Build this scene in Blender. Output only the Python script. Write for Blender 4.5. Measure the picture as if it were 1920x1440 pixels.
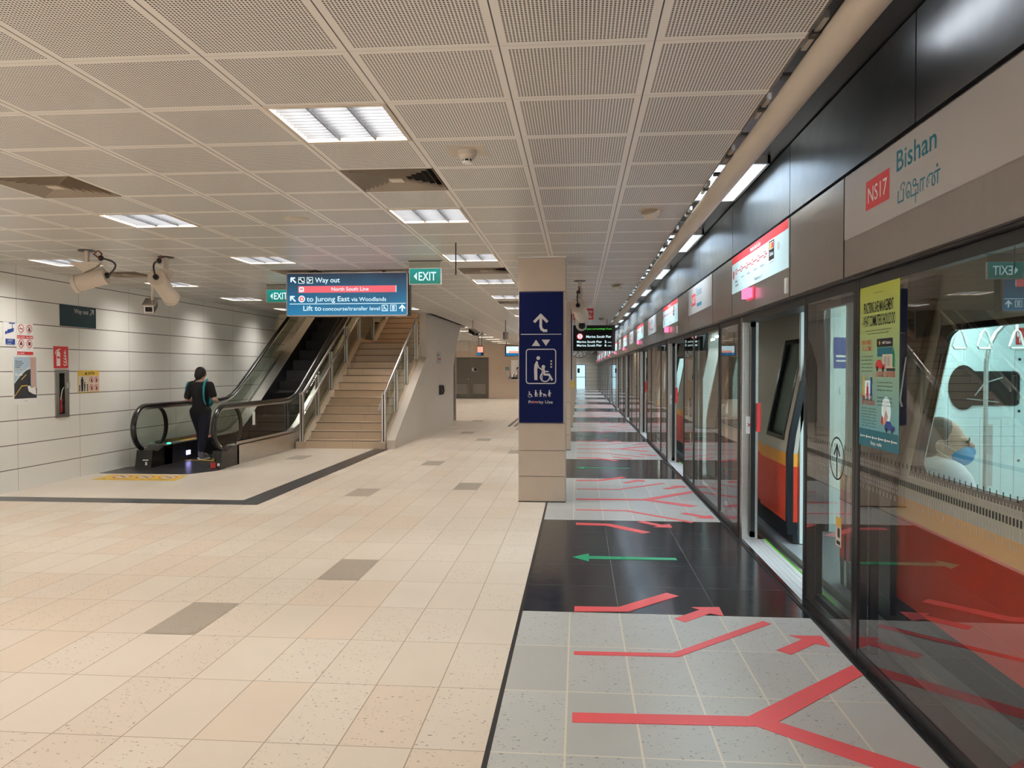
import bpy, bmesh, math, random
from mathutils import Vector, Matrix
random.seed(7)
S = bpy.context.scene
for o in list(bpy.data.objects): bpy.data.objects.remove(o)

# ------------------------------------------------------------ camera, world, exposure
F = 1465.0
YAW, PITCH = math.radians(4.876), math.radians(1.095)
cd = bpy.data.cameras.new('camera'); cam = bpy.data.objects.new('camera', cd); S.collection.objects.link(cam)
cd.sensor_width = 36; cd.lens = 36 * F / 1920; cd.clip_start = .05; cd.clip_end = 300
cam.location = (0, 0, 1.494); cam.rotation_euler = (math.pi / 2 - PITCH, 0, YAW)
S.camera = cam
W = bpy.data.worlds.new('world'); S.world = W; W.use_nodes = True
W.node_tree.nodes['Background'].inputs[0].default_value = (1.0, .93, .86, 1)
W.node_tree.nodes['Background'].inputs[1].default_value = 2.1
S.view_settings.view_transform = 'Standard'
try: S.view_settings.look = 'None'
except Exception: pass
S.view_settings.gamma = 1; S.view_settings.use_curve_mapping = False
S.view_settings.exposure = 0.0
HALL_L, TROUGH_L, VOID_L = 43.0, 44.0, 27.0      # luminaire strengths

# ------------------------------------------------------------ materials
def nodes(m):
    nt = m.node_tree; return nt, nt.nodes, nt.links
def mat(name, col, rough=.5, metal=0, spec=.5, var=.06, scale=6, emit=None, estr=1, bump=0, coat=0, aniso=None):
    m = bpy.data.materials.new(name); m.use_nodes = True
    nt, N, L = nodes(m); b = N['Principled BSDF']
    b.inputs['Roughness'].default_value = rough; b.inputs['Metallic'].default_value = metal
    b.inputs['Specular IOR Level'].default_value = spec; b.inputs['Coat Weight'].default_value = coat
    tc = N.new('ShaderNodeTexCoord'); nz = N.new('ShaderNodeTexNoise'); nz.inputs['Scale'].default_value = scale
    nz.inputs['Detail'].default_value = 3
    src = tc.outputs['Object']
    if aniso:
        mp = N.new('ShaderNodeMapping'); mp.inputs['Scale'].default_value = aniso; L.new(src, mp.inputs[0]); src = mp.outputs[0]
    L.new(src, nz.inputs['Vector'])
    mx = N.new('ShaderNodeMix'); mx.data_type = 'RGBA'
    mx.inputs[6].default_value = tuple(max(0, c * (1 - var)) for c in col) + (1,)
    mx.inputs[7].default_value = tuple(min(1, c * (1 + var)) for c in col) + (1,)
    L.new(nz.outputs['Fac'], mx.inputs[0]); L.new(mx.outputs[2], b.inputs['Base Color'])
    if bump:
        bp = N.new('ShaderNodeBump'); bp.inputs['Strength'].default_value = bump; bp.inputs['Distance'].default_value = .01
        L.new(nz.outputs['Fac'], bp.inputs['Height']); L.new(bp.outputs[0], b.inputs['Normal'])
    if emit:
        b.inputs['Emission Color'].default_value = tuple(emit) + (1,); b.inputs['Emission Strength'].default_value = estr
    return m
def emitter(name, col, s):
    m = bpy.data.materials.new(name); m.use_nodes = True
    nt, N, L = nodes(m); N.remove(N['Principled BSDF']); e = N.new('ShaderNodeEmission')
    e.inputs[0].default_value = tuple(col) + (1,); e.inputs[1].default_value = s
    L.new(e.outputs[0], N['Material Output'].inputs[0]); return m
def glassm(name, tint, ior=1.75, rough=0.0):
    m = bpy.data.materials.new(name); m.use_nodes = True
    nt, N, L = nodes(m); N.remove(N['Principled BSDF'])
    tr = N.new('ShaderNodeBsdfTransparent'); tr.inputs[0].default_value = tuple(tint) + (1,)
    gl = N.new('ShaderNodeBsdfGlossy'); gl.inputs['Roughness'].default_value = rough; gl.inputs[0].default_value = (1, 1, 1, 1)
    fr = N.new('ShaderNodeFresnel'); fr.inputs[0].default_value = ior
    ge = N.new('ShaderNodeNewGeometry'); mu = N.new('ShaderNodeMath'); mu.operation = 'MULTIPLY'
    iv = N.new('ShaderNodeMath'); iv.operation = 'SUBTRACT'; iv.inputs[0].default_value = 1
    L.new(ge.outputs['Backfacing'], iv.inputs[1]); L.new(iv.outputs[0], mu.inputs[0]); L.new(fr.outputs[0], mu.inputs[1])
    mx = N.new('ShaderNodeMixShader'); L.new(mu.outputs[0], mx.inputs[0]); L.new(tr.outputs[0], mx.inputs[1]); L.new(gl.outputs[0], mx.inputs[2])
    L.new(mx.outputs[0], N['Material Output'].inputs[0]); return m
class NT:
    """tiny node-expression helper"""
    def __init__(s, m): s.nt, s.N, s.L = nodes(m)
    def m(s, op, a, b=None, c=None):
        n = s.N.new('ShaderNodeMath'); n.operation = op
        for i, v in enumerate((a, b, c)):
            if v is None: continue
            if isinstance(v, (int, float)): n.inputs[i].default_value = v
            else: s.L.new(v, n.inputs[i])
        return n.outputs[0]
    def mix(s, f, a, b):
        n = s.N.new('ShaderNodeMix'); n.data_type = 'RGBA'
        for i, v in ((0, f), (6, a), (7, b)):
            if isinstance(v, (int, float)): n.inputs[i].default_value = v
            elif isinstance(v, tuple): n.inputs[i].default_value = v + (1,)
            else: s.L.new(v, n.inputs[i])
        return n.outputs[2]
    def xyz(s):
        tc = s.N.new('ShaderNodeTexCoord'); sp = s.N.new('ShaderNodeSeparateXYZ'); s.L.new(tc.outputs['Object'], sp.inputs[0])
        s.vec = tc.outputs['Object']; return sp.outputs
    def noise(s, scale, detail=3, sc=None):
        n = s.N.new('ShaderNodeTexNoise'); n.inputs['Scale'].default_value = scale; n.inputs['Detail'].default_value = detail
        src = s.vec
        if sc:
            mp = s.N.new('ShaderNodeMapping'); mp.inputs['Scale'].default_value = sc; s.L.new(src, mp.inputs[0]); src = mp.outputs[0]
        s.L.new(src, n.inputs['Vector']); return n.outputs['Fac']
    def cell(s, a, b):
        c = s.N.new('ShaderNodeCombineXYZ'); s.L.new(a, c.inputs[0]); s.L.new(b, c.inputs[1])
        w = s.N.new('ShaderNodeTexWhiteNoise'); w.noise_dimensions = '2D'; s.L.new(c.outputs[0], w.inputs['Vector']); return w.outputs['Value']
    def edge(s, v, off, pitch, half):
        """1 near the grid line of v"""
        q = s.m('SUBTRACT', v, off - pitch / 2); q = s.m('DIVIDE', q, pitch); q = s.m('FRACT', q); q = s.m('SUBTRACT', q, .5)
        q = s.m('ABSOLUTE', q); return s.m('LESS_THAN', q, half / pitch)
TX0, TY0, TYP = -.351, 4.79, .595
def tile_mat(name, c1, c2, c3, joint, jw, rough, px=.3, pits=0, py=TYP, mott=.5, spec=.5, coat=0, offx=TX0):
    m = bpy.data.materials.new(name); m.use_nodes = True; t = NT(m); b = t.N['Principled BSDF']
    x, y, z = t.xyz()
    cx = t.m('FLOOR', t.m('DIVIDE', t.m('SUBTRACT', x, offx), px)); cy = t.m('FLOOR', t.m('DIVIDE', t.m('SUBTRACT', y, TY0), py))
    r = t.cell(cx, cy); base = t.mix(r, c1, c2)
    r2 = t.m('GREATER_THAN', t.cell(t.m('ADD', cx, 37.0), cy), .8); base = t.mix(t.m('MULTIPLY', r2, .55), base, c3)
    n1 = t.noise(2.2, 4); n2 = t.noise(14, 4)
    base = t.mix(t.m('MULTIPLY', t.m('SUBTRACT', n1, .35), mott), base, tuple(v * .82 for v in c1))
    if pits:
        p = t.noise(70, 2, (.7, 1.0, 1)); area = t.m('GREATER_THAN', n2, .47)
        rr = t.m('GREATER_THAN', t.cell(t.m('ADD', cx, 11.0), cy), .35)
        pm = t.m('MULTIPLY', t.m('MULTIPLY', t.m('GREATER_THAN', p, .65), area), rr)
        base = t.mix(t.m('MULTIPLY', pm, pits), base, tuple(v * .45 for v in c1))
    if jw:
        e = t.m('MAXIMUM', t.edge(x, offx, px, jw), t.edge(y, TY0, py, jw * .9))
        base = t.mix(t.m('MULTIPLY', e, .8), base, joint)
    t.L.new(base, b.inputs['Base Color']); b.inputs['Specular IOR Level'].default_value = spec
    rg = t.m('ADD', t.m('MULTIPLY', n2, .12), rough - .06); t.L.new(rg, b.inputs['Roughness'])
    b.inputs['Coat Weight'].default_value = coat; b.inputs['Coat Roughness'].default_value = .1
    bp = t.N.new('ShaderNodeBump'); bp.inputs['Strength'].default_value = .12; bp.inputs['Distance'].default_value = .003
    t.L.new(n2, bp.inputs['Height']); t.L.new(bp.outputs[0], b.inputs['Normal'])
    return m
M = {}
M['beige'] = tile_mat('beige_stone_tile', (.72, .62, .51), (.77, .68, .575), (.72, .575, .44), (.25, .18, .13), .0026, .34, pits=1.0)
M['pale'] = tile_mat('pale_stone_tile', (.68, .60, .50), (.72, .65, .56), (.66, .58, .49), (.55, .48, .41), .001, .32)
M['brown'] = tile_mat('granite_tile', (.40, .34, .27), (.43, .37, .30), (.38, .33, .27), (.3, .25, .2), .002, .4, pits=.5)
M['grey'] = tile_mat('grey_stone_tile', (.50, .50, .48), (.57, .57, .545), (.46, .455, .43), (.78, .70, .56), .0045, .33, pits=1.0)
M['black'] = tile_mat('black_polished_tile', (.018, .020, .025), (.026, .028, .034), (.016, .017, .02), (.22, .22, .23), .0016, .16, px=.6, spec=.5, offx=TX0, mott=.2)
M['strip'] = mat('dark_granite_strip', (.055, .055, .06), .3, var=.25, scale=30)
# perforated ceiling panels
def ceiling_mat():
    m = bpy.data.materials.new('perforated_ceiling_panel'); m.use_nodes = True; t = NT(m); b = t.N['Principled BSDF']
    x, y, z = t.xyz(); X0, Y0, P = -.911, 3.65, .6
    def loc(v, o): return t.m('MULTIPLY', t.m('FRACT', t.m('DIVIDE', t.m('SUBTRACT', v, o), P)), P)
    u, v = loc(x, X0), loc(y, Y0); mg, n = .031, 38; pt = (P - 2 * mg) / n
    def hole(w):
        q = t.m('FRACT', t.m('DIVIDE', t.m('SUBTRACT', w, mg), pt)); return t.m('MULTIPLY', t.m('SUBTRACT', q, .5), pt)
    hu, hv = hole(u), hole(v)
    d = t.m('SQRT', t.m('ADD', t.m('MULTIPLY', hu, hu), t.m('MULTIPLY', hv, hv)))
    ins = t.m('LESS_THAN', d, .0047)
    def inside(w): return t.m('MULTIPLY', t.m('GREATER_THAN', w, mg), t.m('LESS_THAN', w, P - mg))
    hm = t.m('MULTIPLY', ins, t.m('MULTIPLY', inside(u), inside(v)))
    c = t.cell(t.m('FLOOR', t.m('DIVIDE', t.m('SUBTRACT', x, X0), P)), t.m('FLOOR', t.m('DIVIDE', t.m('SUBTRACT', y, Y0), P)))
    base = t.mix(c, (.90, .86, .80), (.93, .885, .825))
    base = t.mix(hm, base, (.010, .007, .005))
    e = t.edge(x, X0, P, .0028); e2 = t.edge(y, Y0, P, .0016)
    base = t.mix(e, base, (.03, .025, .02)); base = t.mix(t.m('MULTIPLY', e2, .5), base, (.3, .25, .2))
    t.L.new(base, b.inputs['Base Color']); b.inputs['Roughness'].default_value = .3
    b.inputs['Specular IOR Level'].default_value = .55
    return m
M['ceil'] = ceiling_mat()
def wall_mat():
    m = bpy.data.materials.new('enamel_wall_panel'); m.use_nodes = True; t = NT(m); b = t.N['Principled BSDF']
    x, y, z = t.xyz(); r = t.cell(t.m('FLOOR', t.m('DIVIDE', t.m('SUBTRACT', y, 10.23), 1.2)), t.m('FLOOR', t.m('DIVIDE', t.m('SUBTRACT', z, .27), .298)))
    base = t.mix(r, (.80, .80, .755), (.84, .84, .80))
    base = t.mix(t.m('MULTIPLY', t.noise(1.5, 4), .12), base, (.6, .57, .52))
    base = t.mix(t.edge(y, 10.23, 1.2, .0025), base, (.25, .22, .19)); base = t.mix(t.edge(z, .27, .298, .005), base, (.09, .07, .06))
    t.L.new(base, b.inputs['Base Color']); b.inputs['Roughness'].default_value = .35
    return m
M['wall'] = wall_mat()
M['plaster'] = mat('beige_wall_board', (.60, .53, .46), .45, var=.03, scale=2)
M['farwall'] = mat('warm_wall_paint', (.70, .56, .44), .6, var=.03, scale=2)
M['slab'] = mat('dark_slab', (.03, .03, .03), .8)
M['tunnel'] = mat('tunnel_concrete', (.03, .03, .03), .9)
M['colstone'] = mat('column_stone_cladding', (.52, .42, .33), .35, var=.08, scale=5)
M['black_m'] = mat('black_painted_metal', (.012, .012, .013), .35)
M['rubber'] = mat('black_rubber', (.012, .010, .010), .22, spec=.6)
M['alu'] = mat('ribbed_aluminium', (.62, .64, .66), .4, metal=.4)
M['steel'] = mat('brushed_stainless_steel', (.62, .60, .58), .30, metal=1, var=.12, scale=3, aniso=(1, 1, 14))
M['fascia'] = mat('fascia_brushed_steel', (.42, .385, .365), .25, metal=.85, var=.10, scale=3, aniso=(1, 8, .6))
M['upper'] = mat('upper_fascia_steel', (.36, .38, .40), .32, metal=1, var=.25, scale=5, bump=.15)
M['plate'] = mat('matt_sign_plate', (.50, .475, .46), .42, metal=.3, var=.04, scale=2)
M['cream'] = mat('cream_paint', (.58, .50, .41), .4, var=.04)
M['white'] = mat('white_paint', (.75, .74, .70), .4, var=.03)
M['grille'] = mat('diffuser_paint', (.62, .53, .43), .45, var=.03)
M['dark'] = mat('dark_recess', (.006, .006, .006), .8)
M['glass'] = glassm('screen_door_glass', (.90, .92, .90), 2.3)
M['bglass'] = glassm('balustrade_glass', (.80, .83, .79), 1.3)
M['tglass'] = glassm('train_window_glass', (.80, .86, .86), 1.5)
M['navy'] = mat('navy_enamel_sign', (.004, .010, .075), .55, spec=.12)
M['silverprint'] = mat('silver_print', (.62, .59, .58), .4)
M['whiteprint'] = mat('white_print', (.85, .85, .83), .5, var=.01)
M['redprint'] = mat('red_print', (.66, .04, .045), .45)
M['blackprint'] = mat('black_print', (.012, .012, .015), .5)
M['yellow'] = mat('yellow_vinyl', (.72, .47, .06), .45)
M['blueprint'] = mat('blue_print', (.02, .07, .33), .45)
M['tealprint'] = mat('teal_print', (.005, .17, .24), .4)
M['greenpanel'] = mat('dark_green_panel', (.004, .035, .05), .3)
M['tape_red'] = mat('red_floor_tape', (.84, .10, .11), .42, var=.05)
M['tape_green'] = mat('green_floor_tape', (.005, .30, .13), .42, var=.05)
M['skin'] = mat('skin', (.58, .37, .27), .5, var=.05)
M['hair'] = mat('dark_hair', (.015, .010, .008), .45, var=.3, scale=40)
M['greyhair'] = mat('greying_hair', (.10, .085, .075), .6, var=.5, scale=60)
M['tee'] = mat('black_cotton', (.008, .008, .010), .85)
M['trouser'] = mat('navy_fabric', (.008, .009, .022), .85)
M['shoe'] = mat('grey_mesh_shoe', (.16, .16, .18), .7, var=.3, scale=30)
M['strap'] = mat('teal_webbing', (.02, .35, .42), .6)
M['shirt'] = mat('white_cotton', (.72, .74, .76), .7)
M['mask'] = mat('blue_face_mask', (.05, .36, .62), .7)
M['copper'] = mat('red_brown_cable', (.20, .05, .03), .5)
M['stair'] = tile_mat('stair_stone', (.56, .43, .30), (.60, .47, .34), (.52, .40, .28), (.25, .18, .12), .0018, .45, px=.52, py=50)
M['stringer'] = mat('stringer_stone', (.56, .44, .33), .4, var=.08)
M['e_hall'] = emitter('hall_lamp_light', (1.0, .95, .89), HALL_L)
M['e_trough'] = emitter('trough_lamp_light', (.72, .88, 1.0), TROUGH_L)
M['e_void'] = emitter('void_lamp_light', (1.0, .74, .50), VOID_L)
M['louvre'] = mat('louvre_blade', (.10, .105, .115), .35, metal=.3)
M['louvre2'] = mat('louvre_frame_white', (.45, .45, .45), .4)
M['e_train'] = emitter('train_lamp_light', (.84, 1.0, 1.0), 34.0)
M['e_white'] = emitter('lit_white_legend', (.72, .95, 1.0), 1.15)
M['e_red'] = emitter('lit_red_band', (1.0, .17, .20), .95)
M['e_sign'] = None
M['e_exit'] = None

# ------------------------------------------------------------ mesh builder
WL = {}
class Panel:
    def __init__(s, o, u, v): s.o, s.u, s.v = Vector(o), Vector(u).normalized(), Vector(v).normalized(); s.n = s.u.cross(s.v)
    def p(s, a, b, c=0): return s.o + s.u * a + s.v * b + s.n * c
def front(x, y, z): return Panel((x, y, z), (1, 0, 0), (0, 0, 1))        # faces the camera (-y)
def onleft(x, y, z): return Panel((x, y, z), (0, 1, 0), (0, 0, 1))       # faces +x
def onright(x, y, z): return Panel((x, y, z), (0, -1, 0), (0, 0, 1))     # faces -x
def onfloor(x, y, z=.0): return Panel((x, y, z), (1, 0, 0), (0, 1, 0))
_tc = {}
def st_ascii(s): return all(ord(q) < 128 for q in s)
def text_geo(s, bold=0.0):
    k = (s, bold)
    if k in _tc: return _tc[k]
    c = bpy.data.curves.new('t', 'FONT'); c.body = s; c.size = 1; c.offset = bold; c.resolution_u = 3 if st_ascii(s) else 7
    o = bpy.data.objects.new('t', c); S.collection.objects.link(o)
    bpy.context.view_layer.update()
    me = bpy.data.meshes.new_from_object(o.evaluated_get(bpy.context.evaluated_depsgraph_get()))
    vs = [v.co.copy() for v in me.vertices]; fs = [list(p.vertices) for p in me.polygons]
    bpy.data.objects.remove(o); bpy.data.curves.remove(c); bpy.data.meshes.remove(me)
    if vs:
        x0, x1 = min(v.x for v in vs), max(v.x for v in vs); y0, y1 = min(v.y for v in vs), max(v.y for v in vs)
    else: x0 = x1 = y0 = y1 = 0
    _tc[k] = (vs, fs, x0, x1, y0, y1); return _tc[k]
class MB:
    def __init__(s): s.v, s.f, s.m, s.mats = [], [], [], []
    def mi(s, m):
        if isinstance(m, str): m = M[m]
        if m not in s.mats: s.mats.append(m)
        return s.mats.index(m)
    def add(s, vs, fs, m):
        b = len(s.v); k = s.mi(m); s.v += [Vector(v) for v in vs]
        for f in fs: s.f.append([b + i for i in f]); s.m.append(k)
        return s
    def box(s, x0, x1, y0, y1, z0, z1, m):
        vs = [(x, y, z) for z in (z0, z1) for y in (y0, y1) for x in (x0, x1)]
        return s.add(vs, [(0, 2, 3, 1), (4, 5, 7, 6), (0, 1, 5, 4), (2, 6, 7, 3), (0, 4, 6, 2), (1, 3, 7, 5)], m)
    def quad(s, a, b, c, d, m): return s.add([a, b, c, d], [(0, 1, 2, 3)], m)
    def pbox(s, P, u0, v0, u1, v1, n0, n1, m):
        vs = [P.p(a, b, c) for c in (n0, n1) for b in (v0, v1) for a in (u0, u1)]
        return s.add(vs, [(0, 2, 3, 1), (4, 5, 7, 6), (0, 1, 5, 4), (2, 6, 7, 3), (0, 4, 6, 2), (1, 3, 7, 5)], m)
    def prism(s, P, pts, n0, n1, m):
        n = len(pts); vs = [P.p(a, b, n0) for a, b in pts] + [P.p(a, b, n1) for a, b in pts]
        ar = sum(pts[i][0] * pts[(i + 1) % n][1] - pts[(i + 1) % n][0] * pts[i][1] for i in range(n))
        fs = [list(range(n))[::-1], list(range(n, 2 * n))] + [(i, (i + 1) % n, n + (i + 1) % n, n + i) for i in range(n)]
        if (ar > 0) != (n1 > n0): fs = [list(f)[::-1] for f in fs]
        return s.add(vs, fs, m)
    def flat(s, P, pts, n, m):
        ar = sum(pts[i][0] * pts[(i + 1) % len(pts)][1] - pts[(i + 1) % len(pts)][0] * pts[i][1] for i in range(len(pts)))
        if ar < 0: pts = pts[::-1]
        return s.add([P.p(a, b, n) for a, b in pts], [list(range(len(pts)))], m)
    def rect(s, P, u0, v0, u1, v1, n, m): return s.flat(P, [(u0, v0), (u1, v0), (u1, v1), (u0, v1)], n, m)
    def stroke(s, P, pts, w, n, m, close=False):
        pp = list(pts) + ([pts[0]] if close else [])
        for i in range(len(pp) - 1):
            a, b = Vector(pp[i]), Vector(pp[i + 1]); d = b - a
            if d.length < 1e-6: continue
            d.normalize(); q = Vector((-d.y, d.x)) * w / 2; e = d * w * .35
            s.flat(P, [tuple(a - e - q), tuple(b + e - q), tuple(b + e + q), tuple(a - e + q)], n + i * 1e-5, m)
        return s
    def disc(s, P, u, v, r, n, m, k=20, ry=None):
        ry = ry or r; return s.flat(P, [(u + r * math.cos(t * 2 * math.pi / k), v + ry * math.sin(t * 2 * math.pi / k)) for t in range(k)], n, m)
    def ring(s, P, u, v, r, w, n, m, k=24, a0=0, a1=360):
        pts = [(u + r * math.cos(math.radians(a0 + (a1 - a0) * i / k)), v + r * math.sin(math.radians(a0 + (a1 - a0) * i / k))) for i in range(k + 1)]
        return s.stroke(P, pts, w, n, m)
    def text(s, P, st, u, v, h, n, m, align='l', width=None, bold=0.0, ref=.70):
        """h = cap height; (u,v) baseline"""
        vs, fs, x0, x1, y0, y1 = text_geo(st, bold)
        if not vs: return s
        sy = h / ref; sx = sy if width is None else width / (x1 - x0)
        w = (x1 - x0) * sx; du = {'l': 0, 'c': -w / 2, 'r': -w}[align]
        return s.add([P.p(u + du + (q.x - x0) * sx, v + q.y * sy, n) for q in vs], fs, m)
    def tube(s, path, r, m, n=10, closed=False, ry=None):
        path = [Vector(p) for p in path]; L = len(path); rr = r if isinstance(r, (list, tuple)) else [r] * L
        vs = []; up = None
        for i, p in enumerate(path):
            a = path[i - 1] if (i > 0 or closed) else path[i]; b = path[(i + 1) % L] if (i < L - 1 or closed) else path[i]
            d = (b - a).normalized()
            if up is None:
                up = Vector((0, 0, 1)) if abs(d.z) < .9 else Vector((1, 0, 0))
            sd = d.cross(up).normalized(); up = sd.cross(d).normalized()
            k = (ry or 1.0)
            for j in range(n):
                t = 2 * math.pi * j / n; vs.append(p + sd * math.cos(t) * rr[i] + up * math.sin(t) * rr[i] * k)
        fs = []
        for i in range(L if closed else L - 1):
            i2 = (i + 1) % L
            for j in range(n): j2 = (j + 1) % n; fs.append((i * n + j, i * n + j2, i2 * n + j2, i2 * n + j))
        if not closed: fs += [list(range(n))[::-1], [(L - 1) * n + j for j in range(n)]]
        fs = [list(f)[::-1] for f in fs]
        return s.add(vs, fs, m)
    def cyl(s, a, b, r, m, n=16, r2=None): return s.tube([a, b], [r, r if r2 is None else r2], m, n)
    def lathe(s, c, prof, m, n=24):
        """prof (r,z) list from top to bottom around vertical axis at c"""
        c = Vector(c); vs = []; fs = []
        for r, z in prof:
            for j in range(n): t = 2 * math.pi * j / n; vs.append(c + Vector((r * math.cos(t), r * math.sin(t), z)))
        for i in range(len(prof) - 1):
            for j in range(n): j2 = (j + 1) % n; fs.append((i * n + j, (i + 1) * n + j, (i + 1) * n + j2, i * n + j2))
        fs += [list(range(n)), [(len(prof) - 1) * n + j for j in range(n)][::-1]]
        return s.add(vs, fs, m)
    def ell(s, c, r, m, n=16, k=10, rot=None):
        c = Vector(c); vs, fs = [], []
        for i in range(k + 1):
            ph = math.pi * i / k
            for j in range(n):
                t = 2 * math.pi * j / n; q = Vector((r[0] * math.sin(ph) * math.cos(t), r[1] * math.sin(ph) * math.sin(t), r[2] * math.cos(ph)))
                if rot: q = rot @ q
                vs.append(c + q)
        for i in range(k):
            for j in range(n): j2 = (j + 1) % n; fs.append((i * n + j, (i + 1) * n + j, (i + 1) * n + j2, i * n + j2))
        return s.add(vs, fs, m)
    def build(s, name, parent=None, smooth=False, bevel=0, kind=None, label=None, cat=None, group=None, origin=None):
        me = bpy.data.meshes.new(name); o = bpy.data.objects.new(name, me); S.collection.objects.link(o)
        if parent is not None: off = WL[parent]; o.parent = parent
        elif origin is not None: off = Vector(origin); o.location = off
        elif kind == 'structure': off = Vector((0, 0, 0))
        else:
            xs = [v.x for v in s.v]; ys = [v.y for v in s.v]; zs = [v.z for v in s.v]
            off = Vector(((min(xs) + max(xs)) / 2, (min(ys) + max(ys)) / 2, min(zs))); o.location = off
        WL[o] = off
        me.from_pydata([tuple(v - off) for v in s.v], [], s.f)
        for m in s.mats: me.materials.append(m)
        me.polygons.foreach_set('material_index', s.m)
        if smooth:
            me.polygons.foreach_set('use_smooth', [True] * len(s.f))
            try: me.set_sharp_from_angle(angle=math.radians(40))
            except Exception: pass
        me.update()
        if bevel:
            b = o.modifiers.new('bevel', 'BEVEL'); b.width = bevel; b.segments = 2; b.limit_method = 'ANGLE'
        if kind: o['kind'] = kind
        tag(o, label, cat, group); return o
def tag(o, label=None, cat=None, group=None, kind=None):
    if label: o['label'] = label
    if cat: o['category'] = cat
    if group: o['group'] = group
    if kind: o['kind'] = kind
    return o
def thing(name, loc, label, cat, group=None, kind=None):
    o = bpy.data.objects.new(name, None); S.collection.objects.link(o); o.location = loc; o.empty_display_size = .1
    WL[o] = Vector(loc); return tag(o, label, cat, group, kind)
ORD = ['nearest', 'second', 'third', 'fourth', 'fifth', 'sixth', 'seventh', 'eighth', 'ninth', 'tenth', 'eleventh', 'twelfth', 'thirteenth', 'fourteenth', 'fifteenth', 'sixteenth', 'seventeenth', 'eighteenth', 'nineteenth', 'twentieth']
def nth(i): return ORD[i] + (' to camera' if i == 0 else ' from camera')
exec_parts = []
def copy_tree(o, parent=None, d=None):
    c = o.copy(); S.collection.objects.link(c)
    if parent is not None: c.parent = parent
    elif d is not None: c.location = Vector(o.location) + Vector(d)
    WL[c] = WL[o] + (Vector(d) if d is not None else Vector((0, 0, 0)))
    for ch in list(o.children): copy_tree(ch, c, d)
    return c
CEIL = 2.75
WLX = -6.86          # left wall
PERIOD = 5.7
NMOD = 10
# ------------------------------------------------------------ floor
fl = MB()
def fr(x0, x1, y0, y1, m, z=0.0): fl.quad((x0, y0, z), (x1, y0, z), (x1, y1, z), (x0, y1, z), m)
GX = 1.455
fr(-7.2, TX0 - .012, -2.5, 40.2, 'beige'); fr(-.75, TX0 - .012, 40.2, 62, 'beige')
fr(TX0 - .012, TX0 + .010, -2.5, 62, 'black_m')
bands = [(-1.0, 1.9), (4.79, 7.74), (10.72, 13.0), (16.15, 18.7), (21.9, 24.3), (27.4, 29.9), (33.1, 35.6), (38.8, 41.3), (44.5, 47), (50.2, 52.7), (55.9, 58.4)]
y = -2.5
for a, b in bands:
    fr(TX0 + .010, GX, y, a, 'grey'); fr(TX0 + .010, GX, a, b, 'black'); y = b
fr(TX0 + .010, GX, y, 62, 'grey')
fr(WLX, -3.80, 8.58, 14.5, 'pale', .0012)
fr(WLX, -3.52, 8.29, 8.58, 'strip', .0018); fr(-3.80, -3.52, 8.58, 14.35, 'strip', .0018)
for px, py in [(-2.247, 4.455), (-1.672, 5.642), (-2.532, 9.227), (-1.358, 9.844), (-2.231, 12.126), (-4.571, 12.74), (-1.9, 16.4), (-1.3, 19.6), (-2.6, 18.0), (-1.1, 14.2), (-2.9, 22.6), (-1.6, 25.3)]:
    cx = math.floor((px - TX0) / .3); cy = math.floor((py - TY0) / TYP)
    fr(TX0 + cx * .3 + .002, TX0 + (cx + 1) * .3 - .002, TY0 + cy * TYP + .002, TY0 + (cy + 1) * TYP - .002, 'brown', .0014)
fl.box(-7.2, GX, -2.5, 62, -.3, -.02, 'slab')
fl.build('floor', kind='structure')
# ------------------------------------------------------------ ceiling
LCOL = [-1.511, -3.911, -6.311]              # left edges of lamp tiles
LROWS = [-1.15 + 2.4 * k for k in range(17)]  # near edges
lights = [(x, yy) for x in LCOL for yy in LROWS if not (x < -3.5 and 16.8 < yy < 22.6)] + [(-.311, 42.05 + 2.4 * k) for k in range(8)]  # the last set is added to brighten the far corridor
vents = [(-1.511, 4.85), (-3.911, 4.85), (-1.511, 9.65), (-3.911, 9.65), (-6.311, 9.65), (-1.511, 14.45), (-3.911, 14.45), (-1.511, 21.65)]
skip = set()
for x, yy in lights + vents: skip.add((round((x + .911) / .6), round((yy - 3.65) / .6)))
ce = MB()
for i in range(-10, 4):
    for j in range(-10, 96):
        x0, x1 = -.911 + .6 * i, -.311 + .6 * i; y0, y1 = 3.65 + .6 * j, 4.25 + .6 * j
        if (i, j) in skip: continue
        if x1 < -.8 and y0 > 39.6: continue
        x0 = max(x0, WLX - .02); x1 = min(x1, .857)
        if x1 <= -3.3 and 17.4 < (y0 + y1) / 2 < 22.6: continue
        if x0 >= x1: continue
        ce.quad((x0, y1, CEIL), (x1, y1, CEIL), (x1, y0, CEIL), (x0, y0, CEIL), 'ceil')
ce.box(.853, .859, -2.4, 61, CEIL, CEIL + .06, 'cream')
ce.build('ceiling', kind='structure')
sl = MB(); sl.box(-7.3, -3.42, -2.5, 17.4, 3.12, 3.3, 'slab'); sl.box(-3.42, .86, -2.5, 62, 3.12, 3.3, 'slab'); sl.box(-7.3, -3.42, 22.72, 40, 2.85, 2.88, 'slab')  # unseen slabs added over the ceiling to stop light leaking in
sl.build('ceiling_light_block', kind='structure')
sf = MB(); sf.box(.80, 1.75, -2.5, 62, 2.955, 3.3, 'black_m'); sf.box(.80, .83, -2.5, 62, 2.80, 2.955, 'black_m')
sf.build('ceiling_soffit', kind='structure')
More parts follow.
